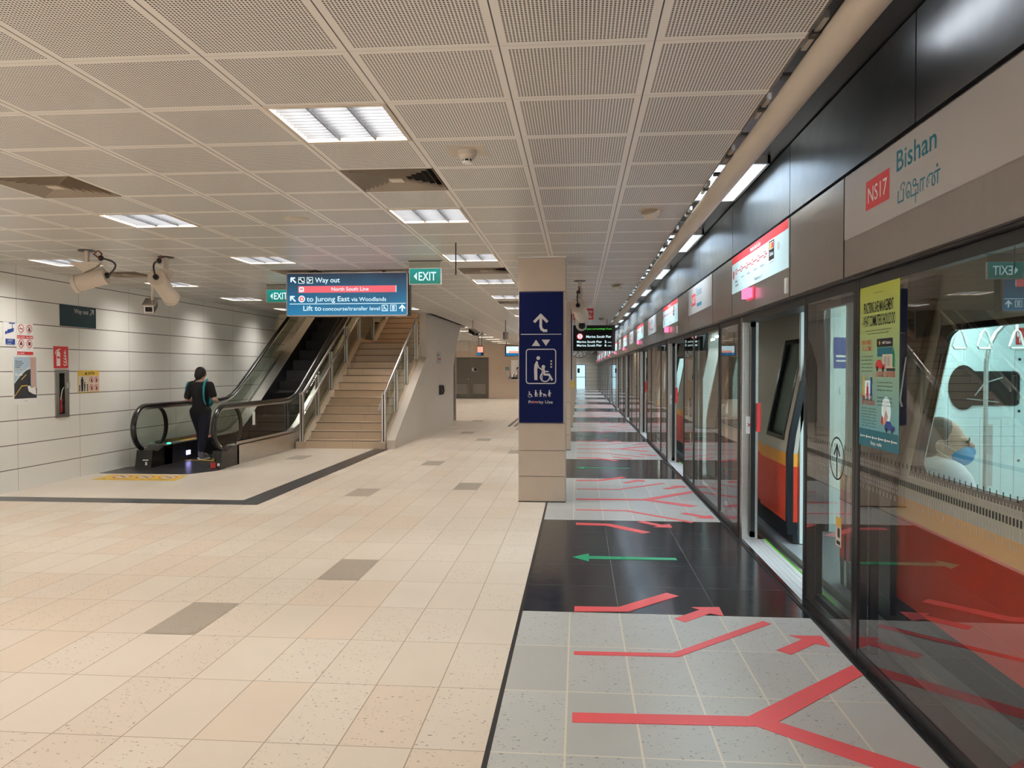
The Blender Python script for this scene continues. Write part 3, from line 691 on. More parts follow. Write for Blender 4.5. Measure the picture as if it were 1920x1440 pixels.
# ------------------------------------------------------------ queue markings
def marking(nm, pts, m, lab, grp, dy):
    b = MB(); P = onfloor(0, dy, 0); b.prism(P, pts, .0008, .0024, m)
    return b.build(nm, label=lab, cat='floor tape', group=grp)
def seg(pts, w0, w1=None):
    """polyline ribbon with vertical (y) width w at each point"""
    w1 = w1 or w0; n = len(pts); ws = [w0 + (w1 - w0) * i / (n - 1) for i in range(n)]
    return [(p[0], p[1] - w / 2) for p, w in zip(pts, ws)] + [(p[0], p[1] + w / 2) for p, w in zip(pts[::-1], ws[::-1])]
def mirror(pts, c): return [(a, 2 * c - b) for a, b in pts][::-1]
C0 = 6.195
for k in range(-1, 6):
    dy = PERIOD * k - (.06 if k > 0 else 0); wh = 'at the %s door' % ORD[k] if k >= 0 else 'at the door behind the camera'
    if k == 0: wh = 'at the nearest open door'
    if k >= 0:
        marking('floor_arrow', [(-.048, C0), (.084, C0 - .135), (.082, C0 - .05), (.768, C0 - .032), (.768, C0 + .036), (.084, C0 + .05), (.084, C0 + .135)], 'tape_green', 'thin green arrow on the black tiles pointing left %s' % wh, 'green alighting arrows', dy)
    L3 = [(-.024, 4.80), (.307, 4.825), (.659, 5.186), (.585, 5.255), (.253, 4.915), (-.024, 4.905)]
    L2 = [(-.023, 4.069), (.518, 4.083), (1.125, 4.660), (1.090, 4.712), (.493, 4.135), (-.023, 4.119)]
    A1 = [(.629, 4.651), (.80, 4.83), (.877, 4.790), (.880, 4.965), (.705, 4.948), (.752, 4.90), (.571, 4.712)]
    A2 = [(1.108, 4.166), (1.285, 4.345), (1.351, 4.300), (1.356, 4.474), (1.178, 4.468), (1.232, 4.41), (1.049, 4.226)]
    for nm, pts, d in (('floor_line', L3, 'red bent tape line on the tile edge'), ('floor_line', L2, 'long red bent tape line'), ('floor_arrow', A1, 'short red arrow nearer the middle'), ('floor_arrow', A2, 'short red arrow nearer the glass')):
        if k >= 0: marking(nm, pts, 'tape_red', '%s, near side, %s' % (d, wh), 'red boarding tapes', dy)
        marking(nm, mirror(pts, C0), 'tape_red', '%s, far side, %s' % (d, wh), 'red boarding tapes', dy)
    if k >= 0:
        Y = [(-.025, 3.285), (.745, 3.312), (1.20, 2.92), (1.30, 3.0), (.845, 3.362), (1.388, 3.92), (1.378, 4.045), (.730, 3.405), (-.025, 3.378)]
        marking('floor_line', Y, 'tape_red', 'red Y-shaped tape on the grey tiles before the %s door' % ORD[k], 'red Y-shaped tapes', dy)
# ------------------------------------------------------------ signs on the left wall
def sticker(nm, y0, y1, z0, z1, m, lab, cat, th=.006):
    r = thing(nm, (WLX, (y0 + y1) / 2, z0), lab, cat); P = onleft(WLX, y0, z0)
    b = MB(); b.pbox(P, 0, 0, y1 - y0, z1 - z0, 0, th, m); b.build('board', r); return r, P, y1 - y0, z1 - z0
r, P, w_, h_ = sticker('wall_sign', 9.83, 10.595, 2.07, 2.36, 'greenpanel', 'dark green Way out sign with arrow high on the left wall', 'sign', .012)
b = MB(); b.text(P, 'Way out', .28, .185, .062, .014, 'silverprint', width=.31, bold=.012)
b.stroke(P, [(.635, .18), (.705, .25)], .014, .014, 'silverprint'); b.stroke(P, [(.65, .25), (.705, .25), (.705, .195)], .014, .0142, 'silverprint'); b.build('lettering', r)
r, P, w_, h_ = sticker('wall_sticker', 8.80, 9.015, 1.78, 2.06, 'whiteprint', 'white notice with a blue camera picture, far left of the wall', 'notice', .004)
b = MB(); b.stroke(P, [(.10, .27), (.19, .27)], .014, .005, 'blueprint'); b.stroke(P, [(.15, .27), (.15, .20)], .01, .0051, 'blueprint'); b.flat(P, [(.06, .14), (.17, .17), (.18, .215), (.07, .19)], .0052, 'blueprint'); b.flat(P, [(.03, .13), (.055, .137), (.065, .175), (.03, .168)], .0053, 'blueprint'); b.build('camera_picture', r)
b = MB(); b.rect(P, .035, .01, .195, .08, .005, 'blueprint'); b.text(P, 'CCTV', .07, .047, .022, .006, 'whiteprint', bold=.02); b.text(P, 'in operation', .05, .02, .012, .006, 'whiteprint', bold=.01); b.build('lettering', r)
r, P, w_, h_ = sticker('wall_sticker', 9.025, 9.315, 1.665, 2.062, 'whiteprint', 'white notice with four red prohibition circles above the poster', 'notice', .004)
for k in range(4):
    u, v = .075 + (k % 2) * .145, (.33 if k < 2 else .145); b = MB(); b.disc(P, u, v, .052, .005, 'redprint'); b.disc(P, u, v, .042, .0055, 'whiteprint')
    if k == 0: b.rect(P, u - .03, v - .008, u + .03, v + .002, .006, 'blackprint')
    elif k == 1: b.disc(P, u, v + .01, .012, .006, 'blackprint'); b.rect(P, u - .018, v - .03, u + .015, v, .006, 'blackprint')
    elif k == 2: b.rect(P, u - .025, v - .02, u + .02, v + .005, .006, 'blackprint'); b.disc(P, u, v + .015, .012, .006, 'blackprint')
    else: b.disc(P, u, v, .024, .006, 'blackprint')
    b.stroke(P, [(u - .032, v + .032), (u + .032, v - .032)], .008, .0065, 'redprint'); b.build('prohibition_circle', r)
b = MB()
b.rect(P, .005, .205, .285, .245, .005, 'redprint'); b.rect(P, .005, .005, .285, .045, .005, 'redprint'); b.text(P, 'Fine $1000   Fine $500', .015, .216, .018, .006, 'whiteprint', width=.26, bold=.02); b.text(P, 'Fine $5000', .015, .016, .018, .006, 'whiteprint', bold=.02)
b.text(P, 'No smoking', .03, .262, .010, .005, 'blackprint'); b.text(P, 'No eating', .175, .262, .010, .005, 'blackprint'); b.text(P, 'No flammable', .02, .078, .010, .005, 'blackprint'); b.text(P, 'No durians', .175, .078, .010, .005, 'blackprint'); b.build('lettering', r)
# poster with a leg and shoe
r, P, w_, h_ = sticker('poster', 8.955, 9.375, 1.055, 1.65, 'whiteprint', 'poster of a bare leg and white shoe on an escalator step', 'poster', .008)
M['p_sky'] = mat('poster_pale_blue', (.42, .55, .66), .5); M['p_dark'] = mat('poster_dark_step', (.035, .038, .045), .5, var=.3); M['p_leg'] = mat('poster_leg', (.60, .38, .31), .5)
u1 = w_
b = MB(); b.rect(P, .012, .075, u1 - .012, h_ - .006, .009, 'p_sky'); b.build('picture', r)
b = MB(); b.flat(P, [(.012, .075), (u1 - .012, .075), (u1 - .012, .20), (.30, .22), (.30, .44), (.22, .42), (.12, .35), (.012, .26)], .0095, 'p_dark'); b.stroke(P, [(.02, .11), (.14, .23), (.24, .235)], .012, .010, 'yellow'); b.stroke(P, [(.02, .27), (.12, .38), (.28, .46)], .008, .010, 'whiteprint'); b.stroke(P, [(.14, .31), (.22, .37)], .01, .010, 'yellow'); b.build('escalator_picture', r)
b = MB(); b.flat(P, [(.295, h_ - .006), (.385, h_ - .006), (.385, .21), (.315, .21), (.305, .38)], .0105, 'p_leg'); b.build('leg_picture', r)
b = MB(); b.flat(P, [(.24, .22), (.27, .235), (.315, .205), (.385, .215), (.395, .115), (.34, .125), (.26, .16)], .011, 'whiteprint'); b.build('shoe_picture', r)
b = MB()
for k, tx in enumerate(('Keep your shoe', 'away from the side', 'of the escalator', 'at all times')): b.text(P, tx, .03, .53 - k * .024, .013, .0105, 'blackprint', bold=.03)
b.text(P, 'Stand clear of edges', .03, .43, .011, .0105, 'yellow', bold=.02); b.text(P, 'Be safe', .03, .36, .03, .0105, 'whiteprint', bold=.03); b.text(P, 'Travel safe', .18, .04, .010, .0095, 'blackprint'); b.build('lettering', r)
# extinguisher sign
r, P, w_, h_ = sticker('wall_sign', 9.70, 9.99, 1.505, 1.795, 'redprint', 'red sign with white fire extinguisher and flames above steel cabinet', 'sign', .005)
b = MB(); b.rect(P, .05, .03, .125, .19, .006, 'whiteprint'); b.disc(P, .0875, .19, .0375, .0062, 'whiteprint'); b.rect(P, .072, .21, .10, .25, .006, 'whiteprint'); b.stroke(P, [(.03, .19), (.045, .23), (.12, .255)], .014, .0063, 'whiteprint'); b.rect(P, .06, .13, .115, .155, .0068, 'redprint'); b.build('extinguisher_symbol', r)
b = MB()
for k in range(5): v = .035 + k * .04; b.stroke(P, [(.19 + k * .003, v + .02), (.22, v), (.255 - k * .006, v + .02), (.25 - k * .008, v + .045)], .013, .006 + k * .0003, 'whiteprint')
b.build('flame_symbol', r)
# recessed cabinet
r = thing('extinguisher_cabinet', (WLX, 9.85, .85), 'narrow stainless fire extinguisher cabinet with a slim window in left wall', 'cabinet')
P = onleft(WLX, 9.715, .85); b = MB()
for a in ((0, 0, .27, .045), (0, .59, .27, .637), (0, .045, .07, .59), (.18, .045, .27, .59)): b.pbox(P, a[0], a[1], a[2], a[3], 0, .018, 'fascia')
b.build('door', r); b = MB(); b.pbox(P, .07, .045, .18, .59, .001, .004, 'dark'); b.build('interior', r)
b = MB(); b.cyl(P.p(.115, .06, .010), P.p(.115, .30, .010), .006, 'redprint'); b.pbox(P, .10, .07, .135, .26, .004, .010, 'redprint'); b.build('extinguisher', r)
b = MB(); b.tube([P.p(.10, .24, .012), P.p(.115, .30, .012), P.p(.13, .36, .012), P.p(.165, .40, .012)], .005, 'whiteprint', n=8); b.build('hose', r)
b = MB(); b.pbox(P, .075, .05, .175, .585, .014, .016, 'bglass'); b.build('window', r); b = MB(); b.pbox(P, .225, .39, .275, .46, .018, .028, 'steel'); b.build('latch', r)
# caution sticker
r, P, w_, h_ = sticker('wall_sticker', 10.19, 10.665, 1.165, 1.475, 'yellow', 'yellow bordered caution sticker right of the extinguisher cabinet', 'notice', .004)
M['cream2'] = mat('cream_print', (.68, .62, .52), .5)
b = MB(); b.rect(P, .01, .01, .235, .235, .005, 'cream2'); b.rect(P, .245, .01, .465, .235, .005, 'cream2'); b.build('panel', r)
b = MB(); b.flat(P, [(.15, .25), (.20, .25), (.175, .295)], .005, 'blackprint'); b.text(P, 'CAUTION', .21, .255, .033, .005, 'blackprint', width=.16, bold=.03); b.build('lettering', r)
b = MB(); b.disc(P, .09, .205, .016, .006, 'blackprint'); b.flat(P, [(.06, .19), (.12, .19), (.115, .10), (.11, .02), (.07, .02), (.065, .10)], .006, 'blackprint'); b.disc(P, .145, .14, .012, .006, 'blackprint'); b.flat(P, [(.13, .125), (.16, .125), (.155, .02), (.135, .02)], .006, 'blackprint'); b.rect(P, .025, .02, .045, .11, .006, 'blackprint'); b.rect(P, .195, .02, .215, .12, .006, 'blackprint'); b.build('passenger_pictogram', r)
for k in range(4):
    u, v = .30 + (k % 2) * .11, .18 - (k // 2) * .11; b = MB(); b.disc(P, u, v, .046, .006, 'redprint'); b.disc(P, u, v, .037, .0063, 'cream2'); b.flat(P, [(u - .012, v + .02), (u + .012, v + .018), (u + .02, v - .028), (u - .016, v - .028)], .0067, 'blackprint'); b.stroke(P, [(u - .028, v + .028), (u + .028, v - .028)], .007, .0071, 'redprint'); b.build('prohibition_circle', r)
# small things on the stair wall
P = onleft(-3.42, 18.7, 1.62)
r = thing('wall_sign', (-3.42, 18.9, 1.6), 'small grey notice plate on the beige wall right of the stairs', 'sign'); b = MB(); b.pbox(P, 0, 0, .55, .30, 0, .01, 'plate'); b.pbox(P, .05, .20, .25, .23, .01, .012, 'blackprint'); b.pbox(P, .1, .10, .5, .14, .01, .012, 'redprint'); b.build('board', r)
P = onleft(-3.42, 19.0, .86)
r = thing('wall_phone', (-3.42, 19.1, .86), 'small dark handset box on the beige wall beside the stairs', 'phone'); b = MB(); b.pbox(P, 0, 0, .18, .24, 0, .06, 'black_m'); b.build('housing', r); b = MB(); b.tube([P.p(.15, .02, .07), P.p(.22, .10, .08), P.p(.16, .22, .07)], .018, 'rubber', n=8); b.build('handset', r, smooth=True)
# ------------------------------------------------------------ blue lift sign on the first column
r = thing('column_sign', (-.417, 8.74, .892), 'tall navy lift and Priority Use sign on the first column', 'sign')
P = front(-.664, 8.735, .892); W_, H_ = .492, 1.462
b = MB(); b.pbox(P, 0, 0, W_, H_, -.002, .010, 'navy'); b.build('board', r)
def cp(X, Z): return X + .664, Z - .892
u, v = cp(-.422, 1.882)
b = MB(); b.rect(P, .02, v - .004, W_ - .02, v + .004, .012, 'silverprint'); b.build('divider_line', r)
b = MB(); u, v = cp(-.422, 1.90)
b.stroke(P, [(u + .062, v + .022), (u + .035, v + .022), (u + .01, v + .040), (u, v + .07), (u, v + .17)], .030, .012, 'silverprint'); b.stroke(P, [(u - .068, v + .125), (u, v + .195), (u + .068, v + .125)], .030, .0124, 'silverprint'); b.build('arrow', r)
b = MB(); u, v = cp(-.422, 1.752); b.flat(P, [(u - .10, v), (u - .005, v), (u - .053, v + .07)], .012, 'silverprint'); b.flat(P, [(u + .01, v + .07), (u + .105, v + .07), (u + .058, v)], .012, 'silverprint'); b.build('triangles', r)
def rrect(u0, v0, u1, v1, rd, n=5):
    pts = []
    for cx, cy, a in ((u1 - rd, v1 - rd, 0), (u0 + rd, v1 - rd, 90), (u0 + rd, v0 + rd, 180), (u1 - rd, v0 + rd, 270)):
        for k in range(n + 1): t = math.radians(a + 90 * k / n); pts.append((cx + rd * math.cos(t), cy + rd * math.sin(t)))
    return pts
b = MB(); u0, v0 = cp(-.584, 1.333); u1, v1 = cp(-.255, 1.715); b.stroke(P, rrect(u0, v0, u1, v1, .03), .011, .012, 'silverprint', close=True); b.build('rounded_frame', r)
def wheelchair(b, P, u, v, s, n=.012, m='silverprint'):
    b.disc(P, u - .2 * s, v + .95 * s, .13 * s, n, m, 16); b.stroke(P, [(u - .18 * s, v + .78 * s), (u - .12 * s, v + .40 * s), (u + .22 * s, v + .38 * s), (u + .42 * s, v + .02 * s)], .15 * s, n + .0002, m)
    b.stroke(P, [(u - .15 * s, v + .62 * s), (u + .15 * s, v + .60 * s)], .09 * s, n + .0004, m); b.ring(P, u - .08 * s, v + .22 * s, .33 * s, .08 * s, n + .0006, m, 20, 110, 350)
b = MB(); u, v = cp(-.475, 1.372)
b.disc(P, u + .025, v + .245, .021, .012, 'silverprint'); b.flat(P, [(u - .018, v), (u + .016, v), (u + .014, v + .11), (u + .018, v + .14), (u + .022, v + .20), (u + .005, v + .215), (u - .018, v + .17), (u - .022, v + .11)], .012, 'silverprint')
b.stroke(P, [(u + .012, v + .19), (u + .03, v + .14), (u + .062, v + .118)], .013, .0125, 'silverprint'); b.stroke(P, [(u + .052, v + .128), (u + .068, v + .12), (u + .068, v)], .010, .013, 'silverprint'); b.build('elderly_pictogram', r)
b = MB(); u, v = cp(-.362, 1.372); wheelchair(b, P, u, v, .155); b.build('wheelchair_pictogram', r)
b = MB(); u, v = cp(-.305, 1.51)
for k in range(3): b.rect(P, u - .009, v + k * .032, u + .009, v + k * .032 + .017, .012, 'silverprint')
b.build('floor_dots', r)
b = MB(); u, v = cp(-.55, 1.185); wheelchair(b, P, u + .01, v, .055); b.build('wheelchair_pictogram', r)
def walker(b, P, u, v, s, kind):
    b.disc(P, u, v + .92 * s, .10 * s, .012, 'silverprint', 12); b.flat(P, [(u - .12 * s, v), (u - .02 * s, v), (u + .0 * s, v + .4 * s), (u + .06 * s, v), (u + .14 * s, v), (u + .13 * s, v + .6 * s), (u + .08 * s, v + .8 * s), (u - .10 * s, v + .8 * s), (u - .13 * s, v + .5 * s)], .012, 'silverprint')
    if kind == 1: b.stroke(P, [(u + .1 * s, v + .6 * s), (u + .28 * s, v + .45 * s), (u + .28 * s, v)], .05 * s, .0122, 'silverprint')
    if kind == 2: b.disc(P, u + .12 * s, v + .5 * s, .12 * s, .0124, 'silverprint', 12)
    if kind == 3: b.stroke(P, [(u + .12 * s, v + .6 * s), (u + .3 * s, v + .5 * s)], .06 * s, .0122, 'silverprint'); b.stroke(P, [(u - .05 * s, v + .5 * s), (u - .25 * s, v + .02)], .06 * s, .0122, 'silverprint')
for X, k in ((-.478, 1), (-.425, 2), (-.325, 3)):
    b = MB(); u, v = cp(X, 1.185); walker(b, P, u, v, .075, k); b.build('passenger_pictogram', r)
b = MB(); u, v = cp(-.375, 1.185); b.flat(P, [(u - .03, v + .035), (u + .005, v + .03), (u + .02, v + .012), (u - .015, v + .015)], .012, 'silverprint'); b.disc(P, u - .012, v + .004, .006, .012, 'silverprint', 10); b.disc(P, u + .012, v + .004, .006, .012, 'silverprint', 10); b.build('pushchair_pictogram', r)
b = MB(); u, v = cp(-.558, 1.110); b.text(P, 'Pri', u, v, .033, .012, 'silverprint', width=.052, bold=.006); b.text(P, 'rity Use', u + .092, v, .033, .012, 'silverprint', width=.178, bold=.006)
b.disc(P, u + .066, v + .017, .009, .012, 'redprint', 12); b.disc(P, u + .080, v + .017, .009, .012, 'redprint', 12); b.flat(P, [(u + .058, v + .014), (u + .088, v + .014), (u + .073, v + .0)], .0121, 'redprint'); b.build('lettering', r)
# small things at the second column
r = thing('call_point', (-.12, 14.45, 1.15), 'small yellow box with a thin pipe on the side of the second column', 'call box')
b = MB(); b.box(-.138, -.08, 14.36, 14.52, 1.155, 1.28, 'yellow'); b.build('box', r); b = MB(); b.cyl((-.12, 14.44, 1.28), (-.12, 14.44, 2.75), .016, 'steel', n=10); b.build('pipe', r); b = MB(); b.box(-.138, -.118, 14.30, 14.32, 1.3, 2.5, 'navy'); b.build('side_board', r)
# ------------------------------------------------------------ hanging signs
def sign_mat(name, top, bot, z0, z1, s=1.0):
    m = bpy.data.materials.new(name); m.use_nodes = True; t = NT(m); b = t.N['Principled BSDF']; x, y, z = t.xyz()
    f = t.m('DIVIDE', t.m('SUBTRACT', z, z0), z1 - z0); f = t.m('ADD', f, t.m('MULTIPLY', t.m('SUBTRACT', t.noise(2.5, 2), .5), .35))
    f = t.m('MINIMUM', t.m('MAXIMUM', f, 0.0), 1.0)
    c = t.mix(f, bot, top); t.L.new(c, b.inputs['Emission Color']); b.inputs['Emission Strength'].default_value = s
    b.inputs['Base Color'].default_value = (.01, .02, .03, 1); b.inputs['Roughness'].default_value = .2; return m
M['e_sign'] = sign_mat('backlit_blue_sign_face', (.008, .016, .035), (.0, .20, .42), 0, .555)
r = thing('hanging_sign', (-3.732, 9.75, 2.168), 'large backlit Way out and North South Line sign hanging over the escalator', 'sign')
P = front(-3.732, 9.75, 2.168); W_, H_ = 1.58, .555
b = MB(); b.box(-3.732, -2.152, 9.755, 9.93, 2.168, 2.723, 'fascia')
for a in ((0, 0, W_, .014), (0, H_ - .012, W_, H_), (0, 0, .013, H_), (W_ - .013, 0, W_, H_)): b.pbox(P, a[0], a[1], a[2], a[3], -.01, .012, 'fascia')
b.build('casing', r)
b = MB(); b.pbox(P, .013, .014, W_ - .013, H_ - .012, -.004, .004, 'e_sign'); b.build('lit_face', r)
b = MB(); b.box(-2.151, -2.144, 9.78, 9.91, 2.18, 2.71, 'black_m'); b.build('end_cap', r)
for x in (-3.43, -2.48): b = MB(); b.box(x - .02, x + .02, 9.80, 9.86, 2.72, 2.75, 'black_m'); b.build('hanger', r)
E0 = .0055
def sp(cx, cy): return (cx / 6 + 520 - 537) * .00693, (592 - (cy / 6 + 480)) * .00693
def ptx(st, cx0, cx1, base, cap, m='e_white', bold=.007, n=E0):
    u, v = sp(cx0, base); u1, _ = sp(cx1, base); b.text(P, st, u, v, cap / 6 * .00693, n, m, width=u1 - u, bold=bold)
b = MB(); ptx('Way out', 430, 708, 300, 55)
ptx('to Jurong East', 335, 818, 508, 55); ptx('via Woodlands', 838, 1228, 508, 44, bold=.003); ptx('Lift to', 295, 498, 610, 55); ptx('concourse/transfer level', 515, 1158, 610, 42, bold=.003)
u, v = sp(140, 535); b.rect(P, u, v - .004, sp(1445, 0)[0], v + .004, E0, 'e_white'); b.build('lettering', r)
b = MB()
for cx, cy in ((182, 272), (176, 477)):
    u, v = sp(cx, cy); b.stroke(P, [(u + .03, v - .03), (u - .022, v + .022)], .018, E0, 'e_white'); b.stroke(P, [(u - .028, v - .018), (u - .028, v + .028), (u + .018, v + .028)], .018, E0 + .0003, 'e_white')
u, v = sp(1407, 588); b.stroke(P, [(u, v - .035), (u, v + .03)], .018, E0, 'e_white'); b.stroke(P, [(u - .032, v + .0), (u, v + .035), (u + .032, v + .0)], .018, E0 + .0003, 'e_white'); b.build('arrow', r)
b = MB(); u, v = sp(238, 412); u1, v1 = sp(1342, 338); b.rect(P, u, v, u1, v1, E0, 'e_red'); b.rect(P, u1 - .008, v, u1, v1, E0 + .0004, 'e_white'); b.build('line_band', r)
b = MB(); ptx('North South Line', 615, 1033, 393, 40, n=E0 + .0008)
u, v = sp(275, 378); b.flat(P, rrect(u - .032, v - .03, u + .032, v + .034, .015), E0 + .0006, 'e_white'); b.rect(P, u - .02, v - .002, u + .02, v + .018, E0 + .001, 'e_red'); b.disc(P, u - .014, v - .016, .006, E0 + .001, 'e_red'); b.disc(P, u + .014, v - .016, .006, E0 + .001, 'e_red')
b.build('line_lettering', r)
b = MB(); u, v = sp(277, 480); b.disc(P, u, v, .044, E0, 'e_white'); b.disc(P, u, v, .031, E0 + .0005, 'e_red'); b.text(P, '4', u, v - .018, .036, E0 + .001, 'e_white', 'c', bold=.03); b.build('platform_number', r)
def icon(cx, cy, kind):
    global b
    b = MB(); u, v = sp(cx, cy); s = .040; b.rect(P, u - s, v - s, u + s, v + s, E0, 'e_white'); b.rect(P, u - s + .007, v - s + .007, u + s - .007, v + s - .007, E0 + .0004, 'greenpanel' if kind < 2 else 'e_sign')
    if kind == 0: b.stroke(P, [(u - .028, v + .012), (u - .012, v + .012), (u + .015, v - .018), (u + .028, v - .018)], .012, E0 + .0008, 'e_white'); b.disc(P, u - .01, v + .026, .006, E0 + .0008, 'e_white')
    if kind == 1: b.stroke(P, [(u - .028, v - .025), (u - .01, v - .025), (u - .01, v - .008), (u + .008, v - .008), (u + .008, v + .008), (u + .026, v + .008)], .008, E0 + .0008, 'e_white'); b.stroke(P, [(u - .02, v + .02), (u + .0, v + .002)], .012, E0 + .0009, 'e_white')
    if kind == 2: wheelchair(b, P, u, v - .028, .055, E0 + .0008, M['e_white'])
    if kind == 3: b.rect(P, u - .016, v - .026, u + .016, v + .026, E0 + .0008, 'e_white'); [b.rect(P, u - .011, v - .02 + k * .013, u + .011, v - .014 + k * .013, E0 + .0012, 'e_sign') for k in range(3)]
    b.build('pictogram', r)
icon(275, 275, 0); icon(370, 275, 1); icon(1213, 585, 2); icon(1308, 585, 3)
# exit signs
M['e_exit'] = sign_mat('lit_exit_face', (.0, .30, .26), (.0, .17, .12), 0, .19)
def exit_sign(x0, x1, y, z0, z1, lab, plate=True):
    r = thing('exit_sign', (x0, y, z0), lab, 'exit sign'); P = front(x0, y, z0); w, h = x1 - x0, z1 - z0
    b = MB(); b.box(x0, x1, y + .004, y + .03, z0, z1, 'louvre2')
    for a in ((0, 0, w, .006), (0, h - .006, w, h), (0, 0, .006, h), (w - .006, 0, w, h)): b.pbox(P, a[0], a[1], a[2], a[3], -.004, .004, 'steel')
    b.build('casing', r); b = MB(); b.pbox(P, .006, .006, w - .006, h - .006, -.004, .002, 'e_exit'); b.build('lit_face', r)
    b = MB(); b.flat(P, [(.055, h / 2), (.092, h / 2 + .045), (.092, h / 2 - .045)], .003, 'e_white'); b.text(P, 'EXIT', .112, h / 2 - .048, .098, .003, 'e_white', width=.205, bold=.012); b.build('lettering', r)
    b = MB(); b.box(x0 + .0, x1 - .01, y + .008, y + .022, z1, CEIL, 'bglass'); b.build('hanger_plate', r)
    b = MB(); b.box(x0 - .01, x1 + .01, y + .0, y + .03, CEIL - .008, CEIL, 'black_m'); b.build('ceiling_bracket', r)
exit_sign(-1.961, -1.586, 8.95, 2.474, 2.663, 'green lit EXIT sign with a left arrow right of the big hanging sign')
exit_sign(-4.628, -4.253, 11.3, 2.483, 2.676, 'green lit EXIT sign partly behind the left end of the big hanging sign')
# thin hanging rod
b = MB(); b.cyl((-1.22, 7.72, 2.75), (-1.22, 7.72, 2.43), .006, 'black_m', n=8); b.build('hanging_rod', label='thin black rod hanging from the ceiling right of the exit sign', cat='rod')
# departure board
r = thing('departure_board', (.33, 19.5, 1.943), 'black hanging train arrival board reading Marina South Pier', 'display')
M['led_green'] = emitter('green_ticker_text', (.15, 1.0, .10), 1.0)
x0, x1 = -.30, .90; P = front(x0, 19.5, 1.943); h = .64; k_ = 19.5 / F
b = MB(); b.box(x0, x1, 19.51, 19.75, 1.943, 2.583, 'black_m'); b.build('casing', r)
b = MB(); b.pbox(P, .02, .02, 1.12, h - .03, 0, .008, 'dark'); b.build('screen', r)
def bp(cx, cy): return (cx / 5.333 + 1040 - 1085) * k_ * 1.0 + .0 - x0 , (658 - (cy / 5.333 + 560)) * k_
b = MB(); u, v = bp(300, 310); b.text(P, 'of your surroundings. If you', u, v, .038, .010, 'led_green', width=bp(565, 0)[0] - u); b.build('ticker', r)
b = MB()
for a, c, base, tx, hh in ((315, 563, 392, 'Marina South Pier', .06), (222, 470, 442, 'Marina South Pier', .055), (222, 470, 478, 'Marina South Pier', .055), (495, 515, 442, '2', .055), (495, 515, 478, '6', .055)):
    u, v = bp(a, base); b.text(P, tx, u, v, hh, .010, 'e_white', width=bp(c, 0)[0] - u, bold=.012)
for base in (442, 478): u, v = bp(528, base); b.text(P, 'min', u, v, .035, .010, 'e_white', width=bp(563, 0)[0] - u)
b.build('lettering', r); b = MB(); u, v = bp(252, 378); b.disc(P, u, v, .075, .010, 'e_red'); b.disc(P, u, v, .055, .0105, 'e_white'); b.text(P, '5', u, v - .035, .07, .011, 'e_red', 'c', bold=.03); b.build('platform_number', r)
for x in (-.1, .7): b = MB(); b.box(x - .02, x + .02, 19.6, 19.64, 2.58, 2.75, 'cream'); b.build('hanger', r)
# clock
r = thing('platform_clock', (.02, 21.0, 1.80), 'round white platform clock half hidden below the departure board', 'clock')
P = front(.02, 21, 2.03); b = MB(); b.cyl((.02, 21.0, 2.03), (.02, 21.12, 2.03), .245, 'black_m', n=32); b.build('case', r); b = MB(); b.disc(P, 0, 0, .23, .004, 'whiteprint', 32); b.build('face', r)
b = MB()
for k in range(12): t = k * math.pi / 6; b.stroke(P, [(.17 * math.sin(t), .17 * math.cos(t)), (.21 * math.sin(t), .21 * math.cos(t))], .016, .006, 'blackprint')
b.build('hour_marks', r); b = MB(); b.stroke(P, [(0, 0), (-.05, -.12)], .02, .008, 'blackprint'); b.stroke(P, [(0, 0), (.12, -.14)], .014, .009, 'blackprint'); b.build('hands', r); b = MB(); b.cyl((.02, 21.06, 2.27), (.02, 21.06, 2.75), .02, 'black_m'); b.build('hanger', r)
# red emergency stop sign
r = thing('hanging_sign', (.05, 15.5, 2.47), 'red hanging Stop sign behind the round camera near the columns', 'sign')
P = front(-.19, 15.5, 2.471); b = MB(); b.pbox(P, 0, 0, .48, .22, -.03, 0, 'redprint'); b.build('board', r); b = MB(); b.text(P, 'Stop', .34, .14, .045, .002, 'whiteprint', width=.12, bold=.02); b.text(P, 'E', .02, .14, .045, .002, 'whiteprint'); b.text(P, 'Train', .02, .03, .03, .002, 'whiteprint'); b.stroke(P, [(.42, .11), (.42, .03)], .012, .002, 'whiteprint'); b.stroke(P, [(.39, .06), (.42, .03), (.45, .06)], .012, .0022, 'whiteprint'); b.build('lettering', r); b = MB(); b.box(-.14, -.12, 15.5, 15.52, 2.69, 2.75, 'steel'); b.box(.22, .24, 15.5, 15.52, 2.69, 2.75, 'steel'); b.build('hanger', r)
